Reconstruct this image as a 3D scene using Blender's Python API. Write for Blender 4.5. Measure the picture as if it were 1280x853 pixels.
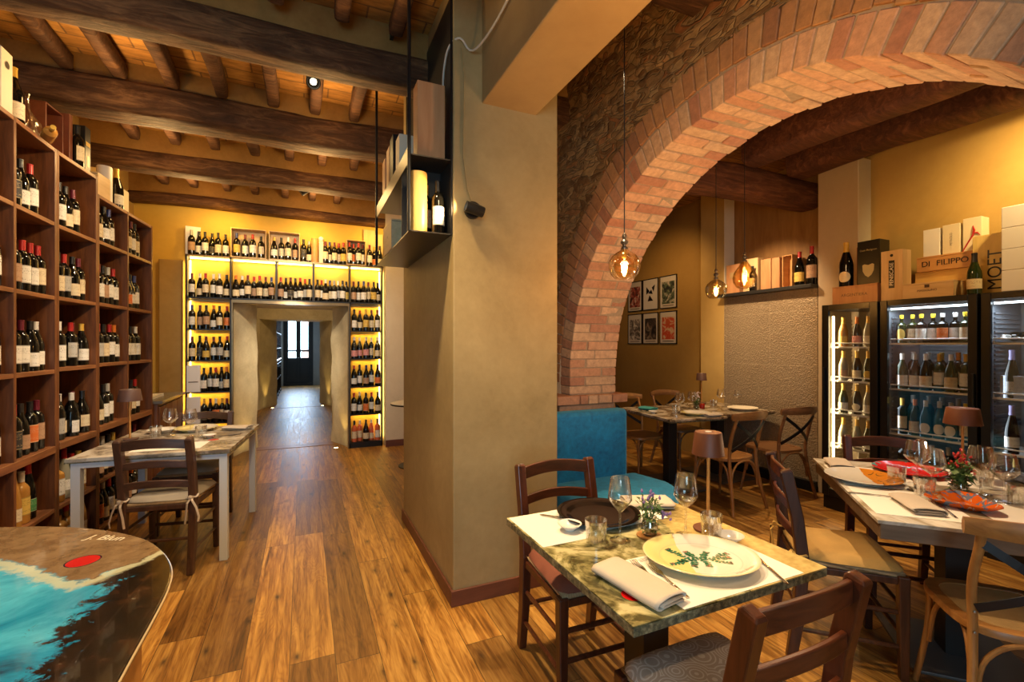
import bpy, bmesh, math, random
from mathutils import Vector, Matrix, noise
random.seed(7)
PI = math.pi
for o in list(bpy.data.objects):
    bpy.data.objects.remove(o)
SC = bpy.context.scene
COL = SC.collection

# ------------------------------------------------------------------ camera
EYE = 1.45
YAW = math.atan(260 / 580)
cam = bpy.data.cameras.new('camera')
cam.sensor_width = 36.0
cam.lens = 580 / 1280 * 36
cam.shift_y = -(426.5 - 431) / 1280
cam.clip_start = 0.05
camo = bpy.data.objects.new('camera', cam)
COL.objects.link(camo)
camo.location = (0, 0, EYE)
camo.rotation_euler = (PI / 2, 0, -YAW)
SC.camera = camo

# ------------------------------------------------------------------ light
SC.view_settings.view_transform = 'Standard'
SC.view_settings.look = 'None'
SC.view_settings.gamma = 1
SC.view_settings.use_curve_mapping = False
SC.view_settings.exposure = 0.33
SC.cycles.use_denoising = True
SC.cycles.max_bounces = 8
SC.cycles.transparent_max_bounces = 24
SC.cycles.sample_clamp_indirect = 4
SC.cycles.caustics_reflective = False
SC.cycles.caustics_refractive = False

world = bpy.data.worlds.new('daylight')
SC.world = world
world.use_nodes = True
wb = world.node_tree.nodes['Background']
wb.inputs[0].default_value = (0.55, 0.78, 1.0, 1)
wb.inputs[1].default_value = 7.0

WARM = (1.0, 0.62, 0.28)
GOLD = (1.0, 0.58, 0.10)
SOFT = (1.0, 0.72, 0.42)


def aim(o, target):
    d = Vector(target) - o.location
    o.rotation_euler = d.to_track_quat('-Z', 'Y').to_euler()


def spot(name, loc, target, power, color=SOFT, angle=80, blend=0.6, size=0.05):
    l = bpy.data.lights.new(name, 'SPOT')
    l.energy = power
    l.color = color
    l.spot_size = math.radians(angle)
    l.spot_blend = blend
    l.shadow_soft_size = size
    o = bpy.data.objects.new(name, l)
    COL.objects.link(o)
    o.location = loc
    aim(o, target)
    return o


def point(name, loc, power, color=SOFT, size=0.05):
    l = bpy.data.lights.new(name, 'POINT')
    l.energy = power
    l.color = color
    l.shadow_soft_size = size
    o = bpy.data.objects.new(name, l)
    COL.objects.link(o)
    o.location = loc
    return o


def area(name, loc, target, sx, sy, power, color):
    l = bpy.data.lights.new(name, 'AREA')
    l.shape = 'RECTANGLE'
    l.size = sx
    l.size_y = sy
    l.energy = power
    l.color = color
    o = bpy.data.objects.new(name, l)
    COL.objects.link(o)
    o.location = loc
    aim(o, target)
    return o


# daylight from the shop windows behind the photographer
area('window_light_behind', (-1.2, -2.3, 1.7), (-0.8, 3.0, 0.9), 1.6, 1.8, 70, (0.46, 0.78, 1.0))
area('room_fill_behind', (1.6, -1.9, 2.5), (1.6, 3.0, 1.4), 2.6, 1.2, 9, (1.0, 0.80, 0.55))  # added warm frontal fill, stands for no window or room lamp
area('street_daylight', (-.18, 17.9, 1.6), (-.18, 8, 0.6), 0.8, 1.8, 34, (0.55, 0.75, 1.0))
# ceiling spots of the front room, with some added fill lamps
spot('table_spot', (1.55, 2.15, 3.0), (1.12, 1.25, 0.75), 120, SOFT, 70, 0.5, 0.025)
spot('front_chair_fill', (1.35, -.35, 2.8), (1.1, .85, .4), 42, SOFT, 50, .8, .04)  # added to brighten the near chair and its cushion, not a known lamp
point('back_corner_fill', (1.2, 5.3, 2.3), 9, SOFT, .06)  # extra light added to lift the beige wall beside the rack
spot('floor_spot', (0.28, 2.1, 3.05), (0.15, 1.8, 0.0), 250, (1, .70, .36), 100, 0.8, 0.06)
spot('aisle_spot', (0.0, 4.0, 3.1), (-0.2, 4.6, 0.0), 14, SOFT, 110, 0.9, 0.05)
spot('shelf_spot', (0.0, 3.75, 3.05), (-1.6, 3.6, 1.5), 105, SOFT, 105, 0.9, 0.06)
spot('shelf_spot_near', (-0.2, 1.2, 3.05), (-1.6, 3.3, 1.4), 85, SOFT, 95, 0.9, 0.06)
spot('table_two_spot', (-0.55, 3.6, 3.1), (-0.85, 4.15, 0.75), 90, (1, .82, .6), 60, 0.7, 0.04)
spot('pillar_wash', (0.75, 0.9, 2.9), (1.0, 2.48, 1.5), 30, (1, .74, .42), 70, 1.0, 0.08)
spot('rack_front_fill', (-.15, 5.0, 3.0), (-.15, 6.95, 1.6), 95, (1, .82, .60), 85, .8, .05)  # added fill that brightens bottle labels and passage jambs
# warm fill lamps without fixtures, added to brighten the ceiling bays
for i_, y_ in enumerate((2.65, 4.0, 5.15, 6.5)):
    for x_ in (-1.15, 0.15):
        spot('ceiling_fill', (x_, y_, 2.92), (x_, y_-.5, 3.55), (17, 26, 34, 44)[i_], (1.0, .60, .22), 150, 1.0, .08)
        if i_ > 0: point('bay_fill', (x_, y_-.15, 3.0), (0, 4, 7, 7)[i_], (1.0, .62, .22), .08)
# right room
spot('right_table_spot', (2.7, 1.9, 3.0), (2.75, 1.2, 0.75), 160, SOFT, 85, 0.6, 0.025)
spot('right_wall_wash', (4.0, 1.0, 3.0), (4.8, 1.15, 2.5), 130, (1, .66, .24), 120, 0.9, 0.05)
spot('far_table_spot', (3.7, 3.4, 3.0), (3.8, 3.7, 0.75), 100, SOFT, 80, 0.7, 0.03)
spot('panel_spot', (3.75, 3.45, 2.7), (4.62, 3.5, 1.85), 85, (1, .66, .34), 80, 0.8, 0.04)
spot('poster_wash', (3.6, 4.6, 3.0), (4.79, 5.2, 1.6), 42, (1, .58, .22), 110, 0.9, 0.05)
spot('arch_uplight', (2.9, 1.1, 1.0), (2.0, 2.0, 2.4), 75, (1, .66, .36), 130, 0.9, 0.05)
spot('stone_wash', (0.9, 1.0, 1.9), (1.85, 1.6, 2.9), 40, (1, .54, .17), 110, 0.9, 0.05)
point('right_ceiling_glow', (3.1, 1.9, 2.45), 7, (1.0, .62, .28), 0.10)

# ------------------------------------------------------------------ helpers
class MB:
    """collects faces of one mesh"""
    def __init__(s):
        s.v = []; s.f = []; s.t = []; s.cur = 0.5

    def add(s, vs, fs, M=None):
        n = len(s.v)
        for p in vs:
            p = Vector(p)
            s.v.append(tuple(M @ p) if M else tuple(p))
        for q in fs:
            s.f.append(tuple(i + n for i in q)); s.t.append(s.cur)
        return s

    def box(s, a, b, M=None):
        x0, y0, z0 = a; x1, y1, z1 = b
        if x0 > x1: x0, x1 = x1, x0
        if y0 > y1: y0, y1 = y1, y0
        if z0 > z1: z0, z1 = z1, z0
        return s.add([(x0,y0,z0),(x1,y0,z0),(x1,y1,z0),(x0,y1,z0),(x0,y0,z1),(x1,y0,z1),(x1,y1,z1),(x0,y1,z1)],
                     [(3,2,1,0),(4,5,6,7),(0,1,5,4),(1,2,6,5),(2,3,7,6),(3,0,4,7)], M)

    def cbox(s, c, d, M=None):
        return s.box((c[0]-d[0]/2, c[1]-d[1]/2, c[2]-d[2]/2), (c[0]+d[0]/2, c[1]+d[1]/2, c[2]+d[2]/2), M)

    def lathe(s, prof, n=20, M=None, cap0=True, cap1=True, a0=0.0, a1=2*PI):
        full = abs(a1 - a0 - 2*PI) < 1e-6
        k = n if full else n + 1
        vs = []
        for r, z in prof:
            for i in range(k):
                a = a0 + (a1 - a0) * i / n
                vs.append((r*math.cos(a), r*math.sin(a), z))
        fs = []
        for j in range(len(prof)-1):
            for i in range(n):
                i2 = (i+1) % k if full else i+1
                fs.append((j*k+i, j*k+i2, (j+1)*k+i2, (j+1)*k+i))
        if full and cap0 and prof[0][0] > 1e-5: fs.append(tuple(range(n-1, -1, -1)))
        if full and cap1 and prof[-1][0] > 1e-5: fs.append(tuple((len(prof)-1)*k+i for i in range(n)))
        return s.add(vs, fs, M)

    def cyl(s, p0, p1, r0, r1=None, n=14):
        if r1 is None: r1 = r0
        return s.tube([p0, p1], [r0, r1], n)

    def tube(s, pts, r, n=10, sx=1.0, sy=1.0, up=None, closed=False, square=False):
        pts = [Vector(p) for p in pts]
        if not hasattr(r, '__len__'): r = [r]*len(pts)
        m = len(pts); vs = []
        prevx = None
        for i, p in enumerate(pts):
            if closed: t = pts[(i+1) % m] - pts[i-1]
            else: t = pts[min(i+1, m-1)] - pts[max(i-1, 0)]
            t.normalize()
            if prevx is None:
                u = Vector(up) if up else (Vector((0,0,1)) if abs(t.z) < .9 else Vector((0,1,0)))
                x = u.cross(t)
                if x.length < 1e-6: x = Vector((1,0,0)).cross(t)
                x.normalize()
            else:
                x = prevx - t*prevx.dot(t); x.normalize()
            y = t.cross(x); prevx = x
            for k in range(n):
                a = 2*PI*(k+0.5)/n
                ca, sa = math.cos(a), math.sin(a)
                if square:
                    mx = max(abs(ca), abs(sa)); ca /= mx; sa /= mx
                vs.append(p + x*(ca*r[i]*sx) + y*(sa*r[i]*sy))
        fs = []
        for i in range(m if closed else m-1):
            j = (i+1) % m
            for k in range(n):
                k2 = (k+1) % n
                fs.append((i*n+k, i*n+k2, j*n+k2, j*n+k))
        if not closed:
            fs.append(tuple(range(n-1, -1, -1)))
            fs.append(tuple((m-1)*n+k for k in range(n)))
        return s.add(vs, fs)

    def prism(s, poly, z0, z1, M=None):
        n = len(poly)
        vs = [(x, y, z0) for x, y in poly] + [(x, y, z1) for x, y in poly]
        fs = [tuple(range(n-1, -1, -1)), tuple(range(n, 2*n))]
        for i in range(n):
            j = (i+1) % n
            fs.append((i, j, n+j, n+i))
        return s.add(vs, fs, M)

    def mesh(s, name, m, smooth=False, angle=40):
        me = bpy.data.meshes.new(name)
        me.from_pydata(s.v, [], s.f)
        me.validate(); me.update()
        if m: me.materials.append(m)
        if any(t != 0.5 for t in s.t) and len(s.t) == len(me.polygons):
            at = me.attributes.new('tint', 'FLOAT', 'FACE')
            at.data.foreach_set('value', s.t)
        if smooth:
            me.polygons.foreach_set('use_smooth', [True]*len(me.polygons))
            me.set_sharp_from_angle(angle=math.radians(angle))
        return me

    def build(s, name, m, parent=None, smooth=False, bevel=0, sub=0, angle=40, loc=None, rot=None, solid=0, segs=2):
        o = bpy.data.objects.new(name, s.mesh(name, m, smooth, angle))
        COL.objects.link(o)
        if parent: adopt(o, parent)
        if loc: o.location = loc
        if rot: o.rotation_euler = rot
        if solid:
            md = o.modifiers.new('solid', 'SOLIDIFY'); md.thickness = solid; md.offset = 0
        if bevel:
            md = o.modifiers.new('bevel', 'BEVEL'); md.width = bevel; md.segments = segs
            md.limit_method = 'ANGLE'; md.angle_limit = math.radians(35)
        if sub:
            md = o.modifiers.new('sub', 'SUBSURF'); md.levels = sub; md.render_levels = sub
        return o


def thing(name, label, cat, loc=(0,0,0), rz=0, group=None):
    o = bpy.data.objects.new(name, None)
    COL.objects.link(o)
    o.empty_display_size = 0.1
    o.location = loc; o.rotation_euler = (0, 0, rz)
    return tag(o, label, cat, group)


def tag(o, label, cat, group=None):
    o['label'] = label; o['category'] = cat
    if group: o['group'] = group
    return o


def struct(o):
    o['kind'] = 'structure'
    return o


KIDS = {}


def adopt(o, parent):
    o.parent = parent
    KIDS.setdefault(parent.name, []).append(o)
    return o


def dup(root, loc, rz=None, label=None, group=None, scale=None):
    def cp(o, par):
        c = o.copy(); COL.objects.link(c)
        if par: adopt(c, par)
        for ch in KIDS.get(o.name, []): cp(ch, c)
        return c
    r = cp(root, None)
    r.location = loc
    if rz is not None: r.rotation_euler = (0, 0, rz)
    if label: r['label'] = label
    if group: r['group'] = group
    if scale: r.scale = (scale,)*3 if not hasattr(scale, '__len__') else scale
    return r


def text(body, name, m, parent, loc, rot, size, ext=0.0006, align='CENTER', sx=1.0):
    cu = bpy.data.curves.new(name, 'FONT')
    cu.body = body; cu.size = size; cu.extrude = ext
    cu.align_x = align; cu.align_y = 'CENTER'
    cu.materials.append(m)
    tmp = bpy.data.objects.new(name, cu)
    me = bpy.data.meshes.new_from_object(tmp)
    bpy.data.objects.remove(tmp)
    o = bpy.data.objects.new(name, me)
    COL.objects.link(o); adopt(o, parent); o.location = loc; o.rotation_euler = rot
    o.scale = (sx, 1, 1)
    return o


# ------------------------------------------------------------------ materials
class NT:
    def __init__(s, name):
        s.m = bpy.data.materials.new(name); s.m.use_nodes = True
        s.t = s.m.node_tree; s.b = s.t.nodes['Principled BSDF']
        s.out = s.t.nodes['Material Output']

    def n(s, typ, props=None, **inp):
        nd = s.t.nodes.new(typ)
        for k, v in (props or {}).items(): setattr(nd, k, v)
        for k, v in inp.items():
            key = int(k[1:]) if k[0] == 'i' and k[1:].isdigit() else k.replace('_', ' ')
            s.set(nd, key, v)
        return nd

    def set(s, nd, key, v):
        if isinstance(v, bpy.types.NodeSocket): s.t.links.new(v, nd.inputs[key])
        elif isinstance(v, bpy.types.Node): s.t.links.new(v.outputs[0], nd.inputs[key])
        else:
            sk = nd.inputs[key]
            if hasattr(sk.default_value, '__len__') and not hasattr(v, '__len__'): v = (v,)*len(sk.default_value)
            if hasattr(sk.default_value, '__len__') and len(sk.default_value) == 4 and len(v) == 3: v = (*v, 1)
            sk.default_value = v

    def math(s, op, a, b=0.0, c=0.0):
        return s.n('ShaderNodeMath', {'operation': op}, i0=a, i1=b, i2=c).outputs[0]

    def coord(s, kind='Object'):
        return s.n('ShaderNodeTexCoord').outputs[kind]

    def mapping(s, v, scale=(1,1,1), loc=(0,0,0), rot=(0,0,0)):
        return s.n('ShaderNodeMapping', None, Vector=v, Scale=scale, Location=loc, Rotation=rot).outputs[0]

    def noise(s, v, scale=5, detail=4, rough=.55, dist=0):
        return s.n('ShaderNodeTexNoise', None, Vector=v, Scale=scale, Detail=detail, Roughness=rough, Distortion=dist).outputs[0]

    def ramp(s, f, stops):
        nd = s.n('ShaderNodeValToRGB', None, Fac=f)
        el = nd.color_ramp.elements
        while len(el) < len(stops): el.new(0.5)
        for e, (p, c) in zip(el, stops):
            e.position = p; e.color = (*c, 1) if len(c) == 3 else c
        return nd.outputs[0]

    def mix(s, f, a, b, mode='MIX'):
        nd = s.t.nodes.new('ShaderNodeMix'); nd.data_type = 'RGBA'; nd.blend_type = mode
        for k, v in ((0, f), (6, a), (7, b)):
            if isinstance(v, bpy.types.NodeSocket): s.t.links.new(v, nd.inputs[k])
            else: nd.inputs[k].default_value = v if k == 0 else (*v, 1)[:4]
        return nd.outputs[2]

    def bump(s, h, strength=.3, dist=.01):
        nd = s.n('ShaderNodeBump', None, Height=h, Strength=strength, Distance=dist)
        s.t.links.new(nd.outputs[0], s.b.inputs['Normal'])
        return nd.outputs[0]

    def fin(s, color=None, rough=None, **kw):
        if color is not None: s.set(s.b, 'Base Color', color)
        if rough is not None: s.set(s.b, 'Roughness', rough)
        for k, v in kw.items(): s.set(s.b, k.replace('_', ' '), v)
        return s.m


def plain(name, c, rough=.5, metal=0.0, var=0.0, scale=20, bump=0.0, **kw):
    t = NT(name)
    col = c
    if var or bump:
        nz = t.noise(t.coord(), scale, 4)
        if var:
            col = t.ramp(nz, [(.25, tuple(x*(1-var) for x in c)), (.75, tuple(min(1, x*(1+var)) for x in c))])
        if bump: t.bump(nz, bump, .003)
    return t.fin(col, rough, Metallic=metal, **kw)


def wood(name, c1, c2, rough=.45, scale=6, axis='z', bump=.15, stretch=12, dark=None):
    t = NT(name)
    sc = {'x': (1, stretch, stretch), 'y': (stretch, 1, stretch), 'z': (stretch, stretch, 1)}[axis]
    v = t.mapping(t.coord(), sc)
    n1 = t.noise(v, scale*.5, 5, .6, .6)
    n2 = t.noise(t.mapping(t.coord(), (1.3, 1.1, .9)), 2.2, 3)
    col = t.ramp(n1, [(.3, c1), (.68, c2)])
    if dark: col = t.mix(t.math('MULTIPLY', n2, .8), col, dark)
    t.bump(n1, bump, .004)
    return t.fin(col, rough)


def glow(name, c, strength):
    t = NT(name)
    return t.fin((0,0,0), .5, Emission_Color=c, Emission_Strength=strength)


def thin_glass(name, tint=(1,1,1), refl=.9, edge=None, face=.03):
    """thin clear glass: mostly transparent, mirror-like towards grazing angles"""
    t = NT(name)
    tr = t.n('ShaderNodeBsdfTransparent', None, Color=tint)
    gl = t.n('ShaderNodeBsdfGlossy', None, Color=(refl,)*3, Roughness=.04)
    lw = t.n('ShaderNodeLayerWeight', None, Blend=.34)
    f = t.math('ADD', t.math('MULTIPLY', lw.outputs['Facing'], .85), face)
    f = t.math('MINIMUM', f, 1.0)
    ms = t.n('ShaderNodeMixShader', None, i0=f, i1=tr, i2=gl)
    t.t.links.new(ms.outputs[0], t.out.inputs[0])
    return t.m


def mk_plaster(name, a, b, sc=1.6, bump=.12, rough=.75, spec=.3):
    t = NT(name)
    n1 = t.noise(t.coord(), sc, 6, .62, .4)
    n2 = t.noise(t.coord(), sc*14, 4, .6)
    f = t.math('ADD', t.math('MULTIPLY', n1, .8), t.math('MULTIPLY', n2, .2))
    t.bump(f, bump, .02)
    return t.fin(t.ramp(f, [(.33, a), (.66, b)]), rough, Specular_IOR_Level=spec)


M = {}
M['ochre'] = mk_plaster('ochre_plaster', (.33,.20,.055), (.46,.30,.10), 1.3, .15, .6, .4)
M['pillar'] = mk_plaster('pillar_plaster', (.26,.185,.078), (.40,.295,.138), 1.5, .15, .6, .4)
M['gold'] = mk_plaster('gold_plaster', (.60,.38,.07), (.72,.48,.10), 1.2, .1, .6)
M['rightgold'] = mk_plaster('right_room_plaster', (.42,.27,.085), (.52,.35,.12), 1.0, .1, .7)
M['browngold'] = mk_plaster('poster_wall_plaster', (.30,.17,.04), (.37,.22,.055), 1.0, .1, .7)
M['beige'] = mk_plaster('beige_plaster', (.64,.54,.38), (.74,.64,.47), 1.6, .08, .75)
M['beam_plaster'] = mk_plaster('beam_plaster', (.32,.20,.085), (.42,.28,.125), 1.0, .06, .45, .5)
M['jamb'] = mk_plaster('lime_plaster', (.48,.41,.26), (.72,.64,.44), 2.6, .5, .8)
M['post'] = mk_plaster('post_plaster', (.46,.36,.24), (.54,.43,.30), 1.4, .05, .7)
M['white_plaster'] = mk_plaster('pale_plaster', (.62,.57,.48), (.70,.65,.56), 1.4, .05, .7)
M['corr_blue'] = mk_plaster('corridor_plaster', (.30,.32,.34), (.38,.40,.42), 1.5, .05, .7)

# oak plank floor
def mk_floor():
    t = NT('oak_planks')
    co = t.coord('Object')
    sep = t.n('ShaderNodeSeparateXYZ', None, Vector=co)
    W, L = .193, 1.55
    u = t.math('DIVIDE', t.math('ADD', sep.outputs[0], 40*W + .06), W)
    iu = t.math('FLOOR', u); fu = t.math('FRACT', u)
    r1 = t.n('ShaderNodeTexWhiteNoise', {'noise_dimensions': '1D'}, W=iu).outputs[0]
    vv = t.math('ADD', t.math('DIVIDE', t.math('ADD', sep.outputs[1], 30), L), r1)
    iv = t.math('FLOOR', vv); fv = t.math('FRACT', vv)
    cid = t.n('ShaderNodeCombineXYZ', None, X=iu, Y=iv)
    rn = t.n('ShaderNodeTexWhiteNoise', {'noise_dimensions': '2D'}, Vector=cid.outputs[0]).outputs[0]
    off = t.n('ShaderNodeCombineXYZ', None, X=t.math('MULTIPLY', rn, 37), Y=t.math('MULTIPLY', rn, 91), Z=0)
    va = t.n('ShaderNodeVectorMath', {'operation': 'ADD'}, i0=co, i1=off.outputs[0]).outputs[0]
    g = t.noise(t.mapping(va, (26, 1.6, 1)), 1.0, 6, .62, .7)
    g2 = t.noise(t.mapping(va, (110, 5, 1)), 1.0, 3, .6)
    wv = t.noise(t.mapping(va, (7, 1.1, 1)), 1.0, 2, .5, 1.2)
    rings = t.math('ABSOLUTE', t.math('SINE', t.math('MULTIPLY', wv, 46)))
    kn = t.n('ShaderNodeTexVoronoi', {'voronoi_dimensions': '2D'}, Vector=t.mapping(va, (6.0, 2.4, 1), (0, 0, 0)), Scale=1.0)
    kc = t.n('ShaderNodeSeparateColor', None, Color=kn.outputs['Color']).outputs[0]
    kd = t.math('ADD', kn.outputs['Distance'], t.math('MULTIPLY', t.math('SUBTRACT', t.noise(t.mapping(va, (40, 16, 1)), 1.0, 3), .5), .16))
    knot = t.math('SUBTRACT', 1.0, t.math('MINIMUM', t.math('MULTIPLY', t.math('MAXIMUM', kd, 0.0), 5.6), 1.0))
    knot = t.math('MULTIPLY', knot, t.math('GREATER_THAN', kc, .45))
    f = t.math('ADD', t.math('MULTIPLY', g, .70), t.math('MULTIPLY', rings, .05))
    f = t.math('ADD', f, t.math('MULTIPLY', g2, .22))
    col = t.ramp(f, [(.30, (.060,.021,.004)), (.46, (.30,.138,.027)), (.62, (.56,.32,.080))])
    col = t.mix(t.math('MULTIPLY', t.math('POWER', knot, 1.6), .92), col, (.035,.014,.006))
    col = t.mix(1.0, col, t.ramp(rn, [(0, (.52,.47,.42)), (.5, (.85,.83,.8)), (1, (1.18,1.12,1.0))]), 'MULTIPLY')
    # seams
    e1 = t.math('MINIMUM', fu, t.math('SUBTRACT', 1.0, fu))
    e2 = t.math('MINIMUM', fv, t.math('SUBTRACT', 1.0, fv))
    s1 = t.math('LESS_THAN', e1, .009); s2 = t.math('LESS_THAN', e2, .0013)
    seam = t.math('MAXIMUM', s1, s2)
    col = t.mix(t.math('MULTIPLY', seam, .75), col, (.03,.014,.006))
    h = t.math('SUBTRACT', t.math('MULTIPLY', f, .5), seam)
    t.bump(h, .22, .004)
    ro = t.math('ADD', .26, t.math('MULTIPLY', g, .26))
    return t.fin(col, ro, Specular_IOR_Level=.5)
M['floor'] = mk_floor()

def mk_oldwood(name, a, b, c, sc=1.0):
    t = NT(name)
    v = t.mapping(t.coord(), (1.6*sc, 9*sc, 9*sc))
    n = t.noise(v, 2.2, 8, .68, .9)
    n2 = t.noise(t.coord(), 2.4, 5, .6)
    f = t.math('ADD', t.math('MULTIPLY', n, .7), t.math('MULTIPLY', n2, .3))
    t.bump(n, .7, .03)
    return t.fin(t.ramp(f, [(.30, a), (.5, b), (.70, c)]), .72, Specular_IOR_Level=.3)
M['beam'] = mk_oldwood('old_beam_wood', (.022,.009,.004), (.095,.041,.017), (.29,.145,.062))
M['redbeam'] = mk_oldwood('chestnut_beam_wood', (.022,.006,.004), (.085,.028,.014), (.22,.085,.040))
M['joist'] = mk_oldwood('dark_joist_wood', (.022,.009,.005), (.075,.032,.016), (.20,.095,.040))

def mk_tiles():
    t = NT('ceiling_boards')
    co = t.coord()
    br = t.n('ShaderNodeTexBrick', {'offset': .5}, Vector=co, Color1=(.38,.175,.040), Color2=(.52,.27,.068), Mortar=(.20,.10,.04),
             Scale=1.0, Mortar_Size=.006, Brick_Width=.36, Row_Height=.155, Bias=0.0)
    n = t.noise(t.mapping(co, (2, 9, 4)), 3, 6, .65)
    col = t.mix(1.0, br.outputs[0], t.ramp(n, [(.25, (.35,.32,.30)), (.7, (1.15,1.1,1.0))]), 'MULTIPLY')
    t.bump(n, .4, .01)
    return t.fin(col, .8)
M['boards'] = mk_tiles()
M['ceil_strip'] = mk_plaster('ceiling_infill_plaster', (.24,.125,.033), (.38,.21,.062), 3, .25, .8)

def mk_brick(name, stops, bump=.5):
    t = NT(name)
    at = t.n('ShaderNodeAttribute', {'attribute_name': 'tint'}).outputs['Fac']
    n = t.noise(t.coord(), 26, 6, .7)
    n3 = t.noise(t.coord(), 5, 3, .6)
    base = t.ramp(at, stops)
    col = t.mix(1.0, base, t.ramp(n, [(.25, (.55,.5,.48)), (.75, (1.2,1.15,1.1))]), 'MULTIPLY')
    col = t.mix(t.math('MULTIPLY', n3, .35), col, (.42,.30,.20))
    t.bump(n, bump, .008)
    return t.fin(col, .85)
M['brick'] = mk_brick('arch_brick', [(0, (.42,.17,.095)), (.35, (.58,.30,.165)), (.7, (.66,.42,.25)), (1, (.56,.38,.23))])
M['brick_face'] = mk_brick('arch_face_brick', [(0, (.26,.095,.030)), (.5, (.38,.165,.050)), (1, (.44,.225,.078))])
M['mortar'] = plain('lime_mortar', (.33,.235,.15), .9, var=.2, scale=40, bump=.4)

def mk_stone():
    t = NT('rubble_stone')
    v = t.mapping(t.coord(), (1, 1, 2.1))
    wob = t.n('ShaderNodeVectorMath', {'operation': 'ADD'}, i0=v,
              i1=t.n('ShaderNodeTexNoise', None, Vector=v, Scale=3.0, Detail=2).outputs[1]).outputs[0]
    vo = t.n('ShaderNodeTexVoronoi', None, Vector=wob, Scale=7.0)
    cell = t.n('ShaderNodeSeparateColor', None, Color=vo.outputs['Color']).outputs[0]
    n = t.noise(v, 14, 6, .7)
    col = t.ramp(cell, [(0, (.17,.090,.036)), (.4, (.30,.18,.080)), (.75, (.40,.26,.12)), (1, (.34,.14,.05))])
    col = t.mix(1.0, col, t.ramp(n, [(.25, (.4,.38,.36)), (.75, (1.25,1.2,1.1))]), 'MULTIPLY')
    ed = t.n('ShaderNodeTexVoronoi', {'feature': 'DISTANCE_TO_EDGE'}, Vector=wob, Scale=7.0).outputs[0]
    e = t.math('MINIMUM', t.math('MULTIPLY', ed, 9.0), 1.0)
    h = t.math('ADD', t.math('MULTIPLY', e, .9), t.math('MULTIPLY', n, .5))
    t.bump(h, .55, .02)
    col = t.mix(t.math('SUBTRACT', 1.0, e), col, (.22,.14,.065))
    return t.fin(col, .9, Specular_IOR_Level=.2)
M['stone'] = mk_stone()

M['walnut'] = wood('walnut_shelf', (.080,.024,.007), (.205,.070,.021), .42, 7, 'z', .1, 10)
M['walnut_h'] = wood('walnut_shelf_board', (.150,.052,.018), (.30,.120,.046), .40, 7, 'y', .1, 10)
M['skirting'] = wood('skirting_wood', (.10,.030,.016), (.16,.052,.026), .5, 6, 'x', .05, 6)
M['dark_wood'] = wood('dark_stained_wood', (.028,.009,.004), (.080,.026,.010), .33, 8, 'z', .06, 10)
M['red_wood'] = wood('mahogany_stain', (.036,.008,.003), (.100,.024,.008), .33, 8, 'z', .06, 10)
M['slat_wood'] = wood('mahogany_slat', (.036,.008,.003), (.110,.028,.009), .33, 8, 'x', .06, 10)
M['brown_slat'] = wood('brown_slat', (.040,.018,.010), (.095,.042,.024), .38, 8, 'x', .06, 10)
M['brown_post'] = wood('brown_post', (.040,.018,.010), (.095,.042,.024), .38, 8, 'z', .06, 10)
M['oak'] = wood('honey_oak', (.25,.105,.028), (.42,.20,.055), .4, 8, 'z', .08, 9)
M['oak_h'] = wood('honey_oak_rail', (.25,.105,.028), (.42,.20,.055), .4, 8, 'x', .08, 9)
M['oak_dark'] = wood('brown_oak', (.16,.070,.026), (.30,.145,.055), .4, 8, 'x', .08, 9)
M['pine'] = wood('pine_box', (.56,.37,.18), (.70,.50,.27), .55, 5, 'y', .05, 8)
M['pine_v'] = wood('pine_box_upright', (.56,.37,.18), (.70,.50,.27), .55, 5, 'z', .05, 8)
M['pine_orange'] = wood('orange_pine_box', (.46,.22,.07), (.58,.31,.11), .5, 5, 'y', .05, 8)
M['cedar'] = wood('reddish_pine_box', (.40,.18,.075), (.54,.28,.13), .5, 5, 'z', .05, 8)
M['bar_wood'] = wood('bar_front_wood', (.34,.150,.035), (.44,.21,.055), .4, 5, 'z', .04, 6)

def mk_straw(name, a, b, sc=90):
    t = NT(name)
    w = t.n('ShaderNodeTexWave', {'bands_direction': 'X'}, Vector=t.coord(), Scale=sc, Distortion=1.2, Detail=1)
    n = t.noise(t.coord(), 30, 4)
    f = t.math('ADD', t.math('MULTIPLY', w.outputs[1], .6), t.math('MULTIPLY', n, .4))
    t.bump(f, .6, .004)
    return t.fin(t.ramp(f, [(.2, a), (.8, b)]), .8)
M['straw'] = mk_straw('rush_weave', (.20,.11,.045), (.50,.34,.17), 60)
M['cane'] = mk_straw('woven_cane', (.36,.20,.06), (.66,.44,.18), 75)

def fabric(name, c, var=.15, sc=300, bump=.2, **kw):
    t = NT(name)
    n = t.noise(t.coord(), sc, 3)
    n2 = t.noise(t.coord(), 9, 3)
    f = t.math('ADD', t.math('MULTIPLY', n, .5), t.math('MULTIPLY', n2, .5))
    t.bump(f, bump, .004)
    return t.fin(t.ramp(f, [(.3, tuple(x*(1-var) for x in c)), (.7, tuple(min(1,x*(1+var)) for x in c))]), .85, **kw)
M['yellow_cush'] = fabric('mustard_cushion_cloth', (.46,.27,.075))
M['rust_cush'] = fabric('rust_cushion_cloth', (.19,.055,.030))
M['beige_cush'] = fabric('beige_cushion_cloth', (.40,.33,.24), .12)
M['tie'] = fabric('cushion_tie_cloth', (.55,.45,.35))
M['ytie'] = fabric('yellow_tie_cloth', (.62,.38,.10))
M['napkin'] = fabric('linen_napkin', (.55,.47,.38), .06, 400, .1)
M['paper'] = plain('paper_mat', (.80,.76,.68), .7, var=.03, scale=3)
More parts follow.
